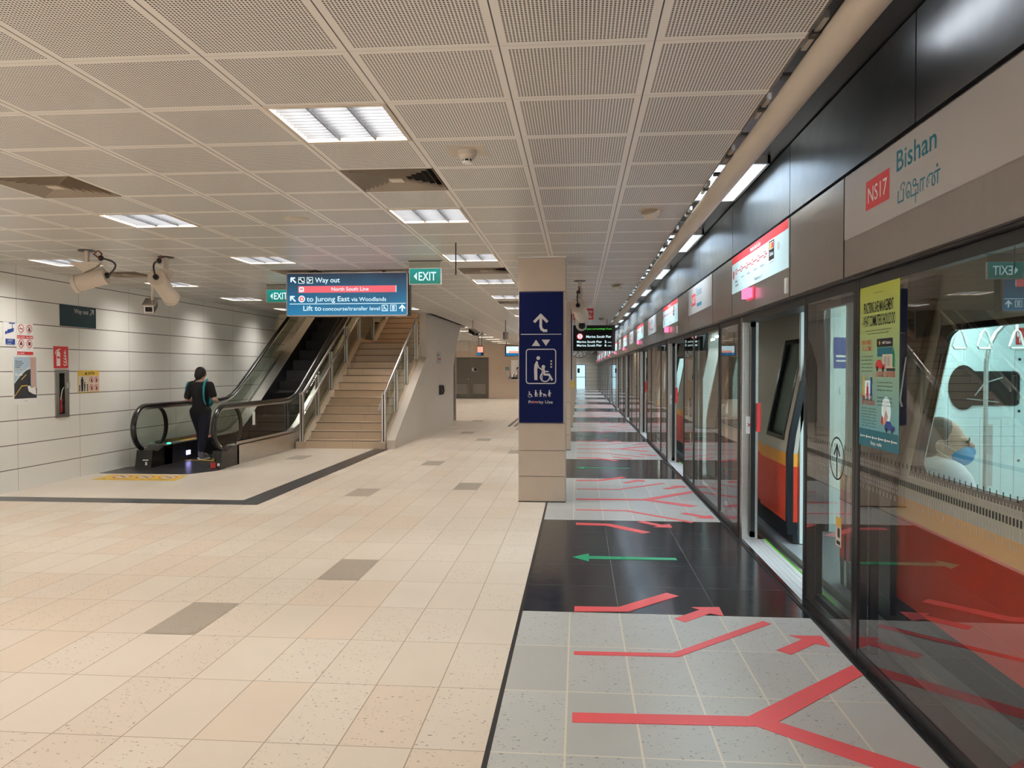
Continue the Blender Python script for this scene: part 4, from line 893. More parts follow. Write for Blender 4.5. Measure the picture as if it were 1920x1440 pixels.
# ------------------------------------------------------------ cctv cameras
def barrel(base, A, B, rad, lab, cable=1, grp='round ceiling cameras'):
    A, B, base = Vector(A), Vector(B), Vector(base); r = thing('security_camera', tuple(base), lab, 'security camera', grp)
    d = (B - A).normalized(); mid = (A + B) / 2
    b = MB(); b.lathe(base, [(.085, 0), (.085, -.008)], 'black_m'); b.build('ceiling_plate', r)
    jz = mid.z + rad + .05
    b = MB(); b.cyl(base, (base.x, base.y, jz + .05), .026, 'cream', n=14); b.build('drop_pole', r, smooth=True)
    b = MB(); hd = Vector((d.x, d.y, 0)); hd.normalize(); sd = Vector((-hd.y, hd.x, 0)); c = Vector((base.x, base.y, 0))
    q = [c + hd * a + sd * s + Vector((0, 0, z)) for s in (-.035, .035) for a, z in ((-.17, jz + .05), (.15, jz + .05), (.10, jz), (-.02, jz - .06), (-.12, jz + .01))]
    b.add(q, [(0, 1, 2, 3, 4)[::-1], (5, 6, 7, 8, 9)] + [(i, (i + 1) % 5, 5 + (i + 1) % 5, 5 + i) for i in range(5)], 'cream'); b.build('bracket', r)
    b = MB(); b.tube([A, A + d * .04, A + d * .041, B - d * .03, B - d * .029, B], [rad * 1.08, rad * 1.08, rad * .96, rad * .96, rad * 1.03, rad * 1.03], 'cream', n=28); b.build('housing', r, smooth=True)
    b = MB(); b.cyl(A - d * .002, A + d * .004, rad * .88, 'dark', n=28); b.build('lens_window', r)
    b = MB(); b.cyl(B - d * .002, B + d * .03, .03, 'black_m', n=12); b.build('cable_gland', r)
    up = Vector((0, 0, 1)); e = B + d * .03
    b = MB(); pth = [e]
    for k in range(1, 11):
        t = k / 10; pth.append(e + d * (.09 * math.sin(math.pi * t)) + up * (rad + .09) * t + (Vector((base.x, base.y, e.z)) - e) * (.35 * t * t))
    b.tube(pth, .010, 'rubber', n=8); b.build('cable', r, smooth=True)
    b = MB(); t0 = pth[-1]
    b.tube([t0, t0 + up * .05 + sd * .02, t0 + up * .08 - hd * .03, t0 + up * .04 - hd * .07, t0 + sd * -.03 - up * .01], .009, 'copper', n=8); b.ell(t0, (.03, .03, .03), 'rubber', 10, 6); b.build('cable_loop', r, smooth=True)
barrel((-5.19, 7.88, CEIL), (-5.32, 7.86, 2.385), (-5.01, 7.93, 2.485), .088, 'round cream security camera with cable, left of the pair by the left wall')
barrel((-4.615, 8.43, CEIL), (-4.745, 8.78, 2.325), (-4.635, 8.26, 2.50), .092, 'round cream security camera seen from its back cap, right of the pair')
barrel((.015, 11.2, CEIL), (.045, 11.50, 2.27), (-.01, 10.98, 2.38), .100, 'round cream security camera beside the first column, in front of the red sign')
def boxcam(base, c, ang, lab, dark='black_m'):
    r = thing('security_camera', base, lab, 'security camera'); c = Vector(c); R_ = Matrix.Rotation(ang, 3, 'Z') @ Matrix.Rotation(math.radians(18), 3, 'X')
    def bx(a, m, nm):
        b = MB(); b.box(*a, m); b.v = [c + R_ @ v for v in b.v]; b.build(nm, r)
    bx((-.06, .06, -.17, .17, -.05, .05), dark, 'housing'); bx((-.075, .075, -.21, .16, .05, .062), 'fascia', 'sun_shield'); bx((-.055, .055, -.18, -.165, -.045, .045), 'steel', 'front_frame'); bx((-.04, .04, -.185, -.18, -.03, .03), 'dark', 'lens')
    b = MB(); b.cyl(base, (base[0], base[1], c.z + .07), .018, 'cream', n=10); b.build('drop_pole', r)
boxcam((-5.385, 9.5, CEIL), (-5.38, 9.45, 2.29), math.radians(22), 'dark box shaped security camera below the right round camera')
boxcam((-2.72, 20, CEIL), (-2.70, 20, 2.44), math.radians(35), 'dark box security camera beyond the end of the stair wall')
r = thing('security_camera', (.04, 12.2, CEIL), 'small ball camera hanging just under the round camera by the first column', 'security camera')
b = MB(); b.cyl((.04, 12.2, CEIL), (.04, 12.2, 2.25), .02, 'cream', n=10); b.build('drop_pole', r); b = MB(); b.ell((.04, 12.2, 2.17), (.085, .085, .085), 'louvre2', 20, 12); b.build('housing', r, smooth=True); b = MB(); b.ell((.05, 12.14, 2.165), (.055, .055, .055), 'dark', 16, 10); b.build('lens', r, smooth=True)
# far hall fittings
def far_sign(nm, x0, x1, y, z0, z1, mats, lab, cat='sign'):
    r = thing(nm, (x0, y, z0), lab, cat); b = MB(); b.box(x0, x1, y, y + .12, z0, z1, 'black_m'); b.build('casing', r); P = front(x0, y - .002, z0); W_, H_ = x1 - x0, z1 - z0
    for i, (a, c, d, e, m) in enumerate(mats): b = MB(); b.rect(P, a * W_, c * H_, d * W_, e * H_, .002 + i * .001, m); b.build('lit_panel', r)
    b = MB(); b.box(x0 + .04, x0 + .06, y, y + .02, z1, CEIL, 'black_m'); b.box(x1 - .06, x1 - .04, y, y + .02, z1, CEIL, 'black_m'); b.build('hanger', r)
M['e_pink'] = emitter('pink_lit_panel', (1.0, .42, .30), 1.1); M['e_bluep'] = emitter('blue_lit_panel', (.03, .22, .5), .8)
far_sign('hanging_sign', -3.39, -3.18, 26, 1.94, 2.26, [(.05, .35, .95, .95, 'e_pink'), (.05, .05, .6, .33, 'e_bluep')], 'small lit sign on two rods far beyond the stair wall')
far_sign('departure_board', -2.64, -1.75, 28, 1.954, 2.338, [(.05, .3, .98, .92, 'e_white'), (.15, .28, .98, .5, 'e_pink'), (.03, .05, .6, .3, 'e_bluep')], 'far lit white and pink sign board left of the blue sign column', 'display')
r = thing('security_camera', (-1.87, 20, 2.2), 'tiny pale camera hanging at the left edge of the blue sign column', 'security camera'); b = MB(); b.cyl((-1.87, 20, CEIL), (-1.87, 20, 2.42), .015, 'cream'); b.build('drop_pole', r); b = MB(); b.cyl((-1.87, 20, 2.44), (-1.87, 20, 2.26), .07, 'fascia'); b.build('housing', r); b = MB(); b.ell((-1.87, 20, 2.24), (.05, .05, .05), 'white', 12, 8); b.build('dome', r)
for nm, x, z, w_, h_, m, lab, cat in (('wall_sign', -4.0, 1.575, .14, .14, 'yellow', 'small orange sticker on the far wall', 'sign'), ('wall_sign', -3.62, 1.52, .16, .14, 'tealprint', 'small blue phone sign on the far wall', 'sign')):
    r = thing(nm, (x, 39.5, z), lab, cat); P = front(x - w_ / 2, 39.5, z - h_ / 2); b = MB(); b.pbox(P, 0, 0, w_, h_, 0, .01, m); b.build('board', r); b = MB(); b.pbox(P, w_ * .35, h_ * .2, w_ * .65, h_ * .8, .01, .012, 'whiteprint'); b.build('symbol', r)
r = thing('wall_phone', (-3.56, 39.45, 1.05), 'white wall phone on the far wall beside the counter window', 'phone'); b = MB(); b.box(-3.62, -3.50, 39.42, 39.5, 1.1, 1.38, 'white'); b.build('handset', r); b = MB(); b.tube([(-3.52, 39.44, 1.1), (-3.50, 39.43, 1.0), (-3.46, 39.44, 1.06), (-3.45, 39.46, 1.2)], .01, 'rubber', n=6); b.build('cord', r)
r = thing('counter', (-2.8, 39.4, .9), 'pale counter ledge below the window in the far wall', 'counter'); b = MB(); b.box(-3.45, -2.2, 39.3, 39.5, .93, .98, 'white'); b.build('ledge', r); b = MB(); b.box(-3.4, -3.1, 39.35, 39.48, .98, 1.08, 'blackprint'); b.build('tray', r)
# tactile mat strip on the far floor
b = MB(); P = onfloor(-1.85, 20.2, 0)
for k in range(5): b.prism(P, [(k * .16, 0), (k * .16 + .08, 0), (k * .16 + .08 , 3.4), (k * .16 , 3.4)], .0005, .006, 'nosing')
b.build('floor_mat', label='dark ribbed strip mat on the floor left of the column base', cat='floor mat', kind='thing')
# ------------------------------------------------------------ people
def blob(caps, name, m, parent, voxel=.012, smooth=2, ells=()):
    b = MB()
    for c in caps:
        p0, p1, r0, r1 = c[:4]; k = c[4] if len(c) > 4 else 1
        p0, p1 = Vector(p0), Vector(p1); d = (p1 - p0); n = 5
        path = []; rad = []
        ax = d.normalized() if d.length > 1e-6 else Vector((0, 0, 1))
        for t in (-.98, -.8, -.45): path.append(p0 + ax * r0 * t); rad.append(r0 * math.sqrt(max(0, 1 - t * t)))
        path.append(p0); rad.append(r0); path.append(p1); rad.append(r1)
        for t in (.45, .8, .98): path.append(p1 + ax * r1 * t); rad.append(r1 * math.sqrt(max(0, 1 - t * t)))
        b.tube(path, rad, m, n=14)
    for e in ells: b.ell(e[0], e[1], m, 18, 12, e[2] if len(e) > 2 else None)
    o = b.build(name, parent, smooth=True)
    rm = o.modifiers.new('remesh', 'REMESH'); rm.mode = 'VOXEL'; rm.voxel_size = voxel; rm.use_smooth_shade = True
    sm = o.modifiers.new('smooth', 'SMOOTH'); sm.factor = .6; sm.iterations = smooth * 3
    return o
# woman on the escalator, seen from behind, height about 1.52 m
wx, wy, wz = -6.225, 12.42, .012
def w(a, bb, c): return (wx + a, wy + bb, wz + c)
r = thing('person', (wx, wy, wz), 'person in black T-shirt and dark trousers walking onto the escalator with teal bag straps', 'person')
caps = [(w(0, 0, .80), w(0, .01, 1.0), .12, .11), (w(0, .01, 1.0), w(0, .0, 1.20), .11, .125), (w(-.14, 0, 1.235), w(.14, 0, 1.235), .055, .055), (w(0, .01, 1.22), w(0, .02, 1.34), .055, .048),
        (w(-.175, 0, 1.22), w(-.225, -.02, .99), .045, .038), (w(-.225, -.02, .99), w(-.17, .19, .93), .036, .026), (w(.175, 0, 1.22), w(.245, -.03, .99), .045, .038), (w(.245, -.03, .99), w(.19, .19, .93), .036, .026),
        (w(-.07, 0, .78), w(-.045, .10, .44), .085, .058), (w(-.045, .10, .44), w(-.02, .05, .12), .054, .036), (w(.07, 0, .78), w(.065, -.02, .44), .085, .058), (w(.065, -.02, .44), w(.07, -.10, .11), .054, .036)]
# hands with fingers
for sx, hx in ((-1, -.17), (1, .19)):
    caps.append((w(hx, .19, .93), w(hx - sx * .03, .25, .935), .026, .028))
    for f in range(4): o_ = (f - 1.5) * .015; caps.append((w(hx - sx * .03, .26, .94 + o_), w(hx - sx * .055, .32 - abs(f - 1.2) * .008, .93 + o_), .0095, .008)); caps.append((w(hx - sx * .055, .32 - abs(f - 1.2) * .008, .93 + o_), w(hx - sx * .085, .315, .925 + o_), .008, .007))
    caps.append((w(hx, .225, .96), w(hx - sx * .045, .265, .985), .010, .008))
caps += [(w(-.02, .04, .06), w(-.015, .17, .03), .035, .025), (w(.07, -.11, .06), w(.075, .02, .03), .035, .025)]
body = blob(caps, 'body', 'skin', r, .010, 1, ells=[(w(.012, .015, 1.405), (.072, .088, .105)), (w(.035, .105, 1.39), (.014, .02, .022)), (w(.085, .02, 1.395), (.012, .022, .03)), (w(-.062, .01, 1.395), (.012, .022, .03))])
blob([(w(0, 0, .80), w(0, .0, 1.0), .135, .13), (w(0, .0, 1.0), w(0, .0, 1.17), .135, .145), (w(-.135, 0, 1.215), w(.135, 0, 1.215), .075, .075), (w(-.165, 0, 1.215), w(-.215, -.015, 1.03), .066, .060), (w(.165, 0, 1.215), w(.225, -.02, 1.05), .066, .062), (w(-.07, 0, .78), w(.07, 0, .78), .112, .112)], 'tshirt', 'tee', r, .011, 2)
blob([(w(-.075, 0, .76), w(.075, 0, .76), .10, .10), (w(-.072, .0, .74), w(-.045, .10, .44), .105, .078), (w(-.045, .10, .44), w(-.022, .05, .13), .078, .052), (w(.072, 0, .74), w(.065, -.02, .44), .105, .078), (w(.065, -.02, .44), w(.07, -.10, .12), .078, .052)], 'trousers', 'trouser', r, .011, 1)
for (hx, hy) in ((-.02, .04), (.072, -.11)):
    blob([(w(hx, hy, .05), w(hx + .005, hy + .15, .035), .050, .042), (w(hx, hy, .10), w(hx, hy + .02, .06), .05, .055)], 'shoe', 'shoe', r, .010, 1)
    b = MB(); b.box(*[q for pr_ in ((wx + hx - .045, wx + hx + .05), (wy + hy - .05, wy + hy + .19), (wz - .006, wz + .015)) for q in pr_], 'whiteprint'); b.build('shoe_sole', r, bevel=.005)
blob([(w(-.01, -.03, 1.33), w(-.06, -.06, 1.27), .035, .03), (w(-.06, -.06, 1.27), w(-.115, -.05, 1.20), .028, .014)], 'hair', 'hair', r, .009, 1, ells=[(w(.008, -.012, 1.425), (.088, .095, .098)), (w(-.005, -.055, 1.38), (.07, .05, .075))])
b = MB(); b.tube([w(.105, .10, 1.10), w(.115, .07, 1.24), w(.112, .0, 1.298), w(.112, -.07, 1.26), w(.118, -.125, 1.18), w(.125, -.148, 1.08), w(.13, -.145, .98), w(.138, -.10, .90)], [.012, .026, .032, .032, .03, .024, .02, .016], 'strap', n=10, ry=.45); b.build('bag_strap', r, smooth=True)
b = MB(); b.tube([w(-.15, .08, 1.18), w(-.17, .03, 1.275), w(-.19, -.05, 1.265), w(-.215, -.075, 1.18), w(-.225, -.07, 1.12)], [.009, .015, .016, .013, .009], 'strap', n=10, ry=.45); b.build('bag_strap', r, smooth=True)
blob([(w(-.03, .22, 1.06), w(-.03, .22, .92), .07, .07), (w(.04, .22, 1.06), w(.04, .22, .92), .07, .07)], 'chest_bag', 'strap', r, .015, 2)
# seated man in the train, profile towards the camera side
mx_, my_, mz_ = 2.06, 4.62, .0
def q(a, bb, c): return (mx_ + a, my_ + bb, mz_ + c)
r = thing('person', (mx_ + .1, my_, .45), 'seated person in white shirt with blue face mask and glasses behind the train window', 'person')
R_ = Matrix.Rotation(0, 3, 'Z')
caps = [(q(.02, 0, .50), q(.0, 0, .75), .15, .15), (q(0, 0, .75), q(0, -.0, .86), .14, .12), (q(0, .16, .84), q(0, -.15, .84), .065, .065), (q(0, 0, .88), q(0, -.02, 1.0), .058, .055),
        (q(0, .19, .82), q(.06, .22, .58), .05, .042), (q(.06, .22, .58), q(.25, .12, .55), .04, .03), (q(0, -.19, .82), q(.06, -.22, .58), .05, .042), (q(.06, -.22, .58), q(.25, -.12, .55), .04, .03),
        (q(.05, .09, .50), q(.45, .10, .50), .085, .065), (q(.45, .10, .50), q(.45, .10, .08), .06, .045), (q(.05, -.09, .50), q(.45, -.10, .50), .085, .065), (q(.45, -.10, .50), q(.45, -.10, .08), .06, .045), (q(.43, .10, .03), q(.58, .10, .03), .04, .03), (q(.43, -.10, .03), q(.58, -.10, .03), .04, .03)]
for s_ in (-1, 1):
    caps.append((q(.25, .12 * s_, .55), q(.32, .10 * s_, .56), .03, .03))
    for f in range(4): caps.append((q(.33, (.07 + f * .016) * s_, .57), q(.39 - abs(f - 1.3) * .008, (.065 + f * .016) * s_, .565), .009, .008)); caps.append((q(.39 - abs(f - 1.3) * .008, (.065 + f * .016) * s_, .565), q(.40, (.065 + f * .016) * s_, .54), .008, .007))
    caps.append((q(.29, .07 * s_, .575), q(.34, .045 * s_, .575), .010, .008))
HS = 1.08
HR_ = Matrix.Rotation(math.radians(62), 3, 'Z'); HC = Vector((mx_ + .01, my_ + .0, mz_ + 1.07))
def hq(a, bb, c): return tuple(HC + HR_ @ (Vector((a, bb, c - 1.07)) * HS))
def he(a, bb, c, r_): return (hq(a, bb, c), tuple(v * HS for v in r_), HR_)
HY = .0
ells = [he(.0, HY, 1.085, (.076, .095, .115)), he(.0, HY - .045, 1.055, (.062, .062, .085)), he(0, HY - .115, 1.065, (.014, .026, .024)), he(-.078, HY + .015, 1.065, (.012, .022, .032)), he(.078, HY + .015, 1.065, (.012, .022, .032)), he(0, HY - .085, 1.10, (.05, .022, .016))]
blob(caps, 'body', 'skin', r, .0085, 1, ells=ells)
blob([(q(.01, 0, .45), q(.0, 0, .72), .175, .175), (q(0, 0, .72), q(0, 0, .82), .165, .14), (q(0, 0, .80), q(-.01, 0, .90), .15, .12), (q(-.02, .165, .905), q(-.02, -.155, .905), .088, .088), (q(0, 0, .94), q(0, -.0, .975), .078, .070), (q(0, .19, .88), q(.06, .22, .62), .078, .065), (q(0, -.19, .88), q(.06, -.22, .62), .078, .065)], 'shirt', 'shirt', r, .010, 2)
b = MB(); b.tube([hq(-.066, -.03, .962), hq(-.035, .04, .985), hq(.035, .04, .985), hq(.066, -.03, .962), hq(.04, -.09, .94)], [.016, .018, .018, .016, .012], 'shirt', n=8); b.build('collar', r, smooth=True)
blob([(q(.05, .09, .49), q(.45, .10, .49), .11, .085), (q(.45, .10, .49), q(.45, .10, .12), .08, .07), (q(.05, -.09, .49), q(.45, -.10, .49), .11, .085), (q(.45, -.10, .49), q(.45, -.10, .12), .08, .07)], 'trousers', 'trouser', r, .014, 1)
for s_ in (-1, 1): blob([(q(.42, .10 * s_, .04), q(.60, .10 * s_, .03), .05, .04)], 'shoe', 'tee', r, .012, 1)
blob([], 'hair', 'greyhair', r, .0085, 1, ells=[he(.0, HY + .024, 1.115, (.083, .094, .098)), he(0, HY + .055, 1.06, (.076, .056, .085))])
blob([], 'face_mask', 'mask', r, .0075, 1, ells=[he(.0, HY - .072, 1.015, (.068, .066, .056)), he(0, HY - .122, 1.035, (.026, .022, .03))])
for s_ in (-1, 1):
    b = MB(); b.tube([hq(.064 * s_, HY - .06, 1.04), hq(.077 * s_, HY - .01, 1.07), hq(.088 * s_, HY + .03, 1.078)], .0022, 'whiteprint', n=6); b.tube([hq(.066 * s_, HY - .06, .985), hq(.078 * s_, HY - .0, 1.02), hq(.088 * s_, HY + .03, 1.045)], .0022, 'whiteprint', n=6); b.build('mask_loop', r)
b = MB()
for s_ in (-1, 1):
    b.tube([hq(.033 * s_ + .026 * math.cos(t * .5236), HY - .112, 1.088 + .02 * math.sin(t * .5236)) for t in range(12)], .0018, 'black_m', n=6, closed=True); b.tube([hq(.058 * s_, HY - .11, 1.09), hq(.080 * s_, HY - .05, 1.092), hq(.086 * s_, HY + .015, 1.085)], .0016, 'black_m', n=6)
b.build('glasses', r)
for s_ in (-1, 1): b = MB(); e_ = he(.032 * s_, HY - .104, 1.088, (.012, .006, .008)); b.ell(e_[0], e_[1], 'dark', 10, 6, HR_); b.build('eye', r)
# far clerk behind the counter window
cx_, cy_ = -3.12, 40.0
def c_(a, bb, c): return (cx_ + a, cy_ + bb, c)
r = thing('person', (cx_, cy_, 0), 'tiny distant person with dark hair behind the far counter window', 'person')
blob([(c_(0, 0, .1), c_(0, 0, 1.1), .15, .16), (c_(-.17, 0, 1.22), c_(.17, 0, 1.22), .07, .07), (c_(0, 0, 1.25), c_(.02, 0, 1.38), .055, .05), (c_(-.2, 0, 1.2), c_(-.24, -.1, .98), .05, .04), (c_(-.24, -.1, .98), c_(-.05, -.3, 1.0), .04, .03), (c_(.2, 0, 1.2), c_(.24, -.1, .98), .05, .04), (c_(.24, -.1, .98), c_(.05, -.3, 1.0), .04, .03)], 'body', 'skin', r, .02, 1, ells=[(c_(.03, 0, 1.47), (.08, .095, .115))])
blob([(c_(0, 0, .5), c_(0, 0, 1.1), .18, .19), (c_(-.17, 0, 1.2), c_(.17, 0, 1.2), .09, .09), (c_(-.2, 0, 1.18), c_(-.24, -.1, .98), .07, .06), (c_(.2, 0, 1.18), c_(.24, -.1, .98), .07, .06)], 'shirt', 'fascia', r, .02, 1)
blob([], 'hair', 'hair', r, .015, 1, ells=[(c_(.02, .02, 1.50), (.095, .105, .11))])
# ------------------------------------------------------------ platform screen doors
GXX, FX = 1.43, 1.36
M['mapface'] = mat('pale_route_map_face', (.56, .72, .75), .4, var=.01, emit=(.50, .72, .76), estr=.30)  # faint glow added to a printed board that is no lamp
M['mapred'] = mat('route_map_red_band', (.75, .05, .06), .4, var=.01, emit=(.8, .06, .08), estr=.25)  # printed band, given an added glow like the map
M['e_lamp'] = emitter('pink_door_lamp', (1.0, .22, .42), 1.6)
M['lampred'] = mat('red_lamp_base', (.6, .05, .08), .3, emit=(1, .05, .1), estr=.3)
M['greenled'] = emitter('green_edge_led', (.25, 1.0, .10), .45)
def hseg(y0, y1, z0=1.963, z1=2.475):
    return y0, y1, z0, z1
def poster_mat():
    m = bpy.data.materials.new('green_to_blue_poster_print'); m.use_nodes = True; t = NT(m); b = t.N['Principled BSDF']; x, y, z = t.xyz()
    f = t.m('DIVIDE', z, .82); c = t.mix(t.m('SMOOTH_MIN', t.m('MULTIPLY', f, 1.6), 1.0, .2), (.12, .42, .55), (.36, .52, .26)); c = t.mix(t.m('MAXIMUM', t.m('MULTIPLY', t.m('SUBTRACT', f, .55), 2.2), 0.0), c, (.50, .55, .06))
    t.L.new(c, b.inputs['Base Color']); b.inputs['Roughness'].default_value = .5; return m
M['poster'] = poster_mat()
def sel(k): return nth(k + 1) if k < 0 else ORD[k]
for k in range(-1, NMOD):
    d = PERIOD * k; near = k <= 1
    # ---- header: route map panel over the door
    if k >= 0:
        y0, y1 = 5.215 + d, 7.105 + d
        r = thing('door_header', (FX, (y0 + y1) / 2, 1.963), 'steel door header with white and red route map and pink lamp, %s' % nth(k), 'door header', 'route map headers above the screen doors')
        b = MB(); b.box(FX, 1.56, y0, y1, 1.963, 2.475, 'fascia'); b.build('casing', r)
        P = onright(FX, y1 - .01, 2.155); w1 = y1 - y0 - .02; h1 = .318
        b = MB(); b.pbox(P, 0, 0, w1, h1, 0, .004, 'mapface'); b.build('map_board', r)
        b = MB(); b.pbox(P, 0, h1 - .062, w1, h1, .004, .005, 'mapred'); b.build('red_band', r)
        if k <= 3:
            b = MB(); b.text(P, 'North South Line', w1 / 2 - .02, h1 - .05, .034, .006, 'whiteprint', 'c', bold=.012)
            b.text(P, 'Marina', .16, .085, .022, .006, 'blackprint', bold=.02); b.text(P, 'South Pier', .16, .05, .022, .006, 'blackprint', bold=.02)
            for i, tx in enumerate(('Orchard', 'Newton', 'Toa Payoh', 'Braddell')): b.text(P, tx, .40 + i * .23, .10, .018, .006, 'blackprint', width=.11)
            b.text(P, 'Platform 5', w1 / 2 - .04, .022, .024, .006, 'blackprint', width=.25); b.build('lettering', r)
            b = MB(); b.rect(P, .25, .173, 1.30, .181, .0055, 'redprint')
            for i in range(6): u = .20 + i * .205; b.rect(P, u - .035, .155, u + .035, .20, .0062, 'redprint'); b.rect(P, u - .027, .162, u + .027, .193, .0066, 'whiteprint'); b.text(P, 'NS', u - .02, .17, .014, .007, 'redprint')
            b.disc(P, .08, .16, .038, .0062, 'redprint'); b.text(P, '5', .08, .145, .03, .007, 'whiteprint', 'c', bold=.03); b.build('route_line', r)
            b = MB(); u = 1.36; b.rect(P, u - .012, .10, u + .162, .255, .0072, 'whiteprint'); b.rect(P, u, .11, u + .15, .245, .0076, 'blackprint'); b.flat(P, rrect(u + .015, .185, u + .135, .235, .01), .008, 'whiteprint'); b.rect(P, u + .022, .19, u + .07, .23, .0084, 'yellow'); b.rect(P, u + .075, .19, u + .13, .23, .0084, 'redprint'); b.text(P, 'Bishan', u + .075, .14, .028, .008, 'whiteprint', 'c', width=.10, bold=.02); b.disc(P, u + .26, .18, .03, .0062, 'silverprint'); b.build('station_box', r)
        b = MB(); b.box(FX - .012, FX, 6.22 + d, 6.46 + d, 2.04, 2.14, 'lampred'); b.box(FX - .055, FX - .012, 6.24 + d, 6.44 + d, 2.055, 2.13, 'e_lamp'); b.build('door_lamp', r, bevel=.004)
        b = MB(); b.box(FX - .012, FX, 5.24 + d, 5.29 + d, 1.99, 2.09, 'white'); b.build('sensor', r)
    # ---- header: station name panel
    y0, y1 = 2.44 + d, 4.155 + d
    if k >= 0 or True:
        kk = k + 1 if k < 0 else k
        y0, y1 = 2.44 + d, 4.155 + d
        if k >= 0:
            r = thing('door_header', (FX, (y0 + y1) / 2, 1.963), 'steel header with the station name plate Bishan and red NS17 box, %s' % nth(k), 'door header', 'station name headers above the screens')
            b = MB(); b.box(FX, 1.56, y0, y1, 1.963, 2.475, 'fascia'); b.build('casing', r)
            P = onright(FX, y1 - .012, 2.148); b = MB(); b.prism(P, rrect(0, 0, y1 - y0 - .02, .318, .012), 0, .006, 'plate'); b.build('name_plate', r)
            yy1 = y1 - .012
            def uu(Y): return yy1 - (Y + d)
            b = MB(); b.rect(P, uu(3.845), .092, uu(3.562), .228, .0066, 'redprint'); b.build('station_code_box', r)
            b = MB(); b.text(P, 'NS17', uu(3.815), .123, .072, .0074, 'whiteprint', width=.228, bold=.004); b.build('station_code', r)
            b = MB(); b.text(P, 'Bishan', uu(3.487), .188, .088, .0066, 'tealprint', width=.375, bold=.008)
            if k == 0:
                u0, v0, hh, tw = uu(3.473), .050, .066, .395
                b.text(P, '\u0baa\u0bc0', u0, v0, hh, .0066, 'tealprint', width=tw * .19, bold=.006); b.text(P, '\u0bbe', u0 + tw * .55, v0, hh, .0066, 'tealprint', width=tw * .12, bold=.006); b.text(P, '\u0ba9\u0bcd', u0 + tw * .70, v0, hh, .0066, 'tealprint', width=tw * .30, bold=.006)
                gu, gw = u0 + tw * .215, tw * .30
                def g(pts): b.stroke(P, [(gu + a * gw, v0 + c * hh) for a, c in pts], .0075, .0066, 'tealprint')
                g([(.22 + .20 * math.cos(math.radians(t)), .50 + .48 * math.sin(math.radians(t))) for t in range(230, -1, -23)] + [(.42, .04), (.98, .04), (.98, .60)])
                g([(.20 + .10 * math.cos(math.radians(t)), .24 + .20 * math.sin(math.radians(t))) for t in range(0, 361, 40)])
                g([(.70 + .13 * math.cos(math.radians(t)), .78 + .20 * math.sin(math.radians(t))) for t in range(-90, 271, 36)] + [(.98, .56)]); g([(.80, .30), (.80, -.45)])
            else: b.rect(P, uu(3.45), .06, uu(3.1), .10, .0066, 'tealprint')
            b.build('lettering', r)
        # plain panels
        for (a, c, lab) in ((4.17, 5.20, 'plain steel header panel right of the route map'), (7.12, 8.125, 'plain steel header panel left of the route map')):
            if k < 0 and a < 7: continue
            if k < 0: lab = 'plain steel header panel at the right edge beside the large station name'; 
            b = MB(); b.box(FX, 1.56, a + d + .008, c + d - .008, 1.963, 2.475, 'fascia'); b.box(FX + .03, 1.56, a + d, c + d, 1.97, 2.47, 'black_m'); b.build('steel_header', label=lab + (', ' + nth(k) if k >= 0 else ''), cat='door header', group='plain headers above the screens')
    # ---- upper panels
    for j, (a, c) in enumerate(((3.32, 5.215), (5.215, 7.105), (7.105, 9.02))):
        if (k < 0 and j < 1) or c + d > 59.9: continue
        b = MB(); P = Panel((0, 0, 0), (1, 0, 0), (0, 0, 1))
        b.box(FX, 1.50, a + d + .006, c + d - .006, 2.495, 2.945, 'upper')
        b.build('steel_cladding', label='dark steel panel above the headers, %s' % ('%s of its row' % (str(nth(min(19, (k) * 3 + j))) if k >= 0 else 'beside the right edge of view')), cat='steel panel', group='dark steel panels above the headers')
    # ---- glass
    def pane(a, c, nm, lab, cat='glass panel', grp=None, frame=.02):
        r = thing(nm, (GXX, (a + c) / 2, 0), lab, cat, grp)
        b = MB(); b.box(GXX - .005, GXX + .005, a, c, .06, 1.93, 'glass'); b.build('glass_pane', r)
        b = MB()
        for q_ in ((a - .018, a + frame, .0, 1.95), (c - frame, c + .018, .0, 1.95)): b.box(GXX - .012, GXX + .04, q_[0], q_[1], q_[2], q_[3], 'black_m')
        b.box(GXX - .010, GXX + .035, a, c, 0.0, .065, 'black_m'); b.box(GXX - .010, GXX + .035, a, c, 1.90, 1.95, 'black_m'); b.build('frame', r)
        return r
    if k >= 0 or True:
        rb = pane(2.40 + d, 4.13 + d, 'glass_screen', 'wide fixed glass screen between two doors, %s' % nth(k + 1), grp='wide glass screens along the platform edge') if k >= 0 else None
        if k == 0:
            b = MB(); P = onright(GXX - .0055, 4.12, 0)
            def dots(P, u0, u1, b):
                u = u0; i = 0
                while u < u1:
                    b.rect(P, u, .978, u + .011, 1.004, .0006, 'blackprint')
                    for dz in (.028, .048, -.032, -.052): b.rect(P, u + .002, .991 + dz - .008, u + .008, .991 + dz + .008, .0006, 'plate')
                    if i % 2 == 0:
                        for dz in (.078, -.082): b.rect(P, u + .002, .991 + dz - .011, u + .008, .991 + dz + .011, .0006, 'plate' if dz < 0 else 'blackprint')
                    u += .0215; i += 1
            dots(P, .03, 1.70, b); b.build('dot_band', rb, kind='stuff')
            # safe management poster on the glass
            r = thing('poster', (GXX - .006, 3.9, 1.113), 'green and blue PRACTISING SAFE MANAGEMENT poster on the glass screen', 'poster')
            P = onright(GXX - .0058, 4.185 - .065, 1.113); w1, h1 = .502, .82
            b = MB(); b.pbox(P, 0, 0, w1, h1, 0, .001, 'poster'); b.build('sheet', r)
            b = MB(); b.rect(P, 0, 0, w1, .085, .0014, 'tealprint'); b.build('bottom_band', r)
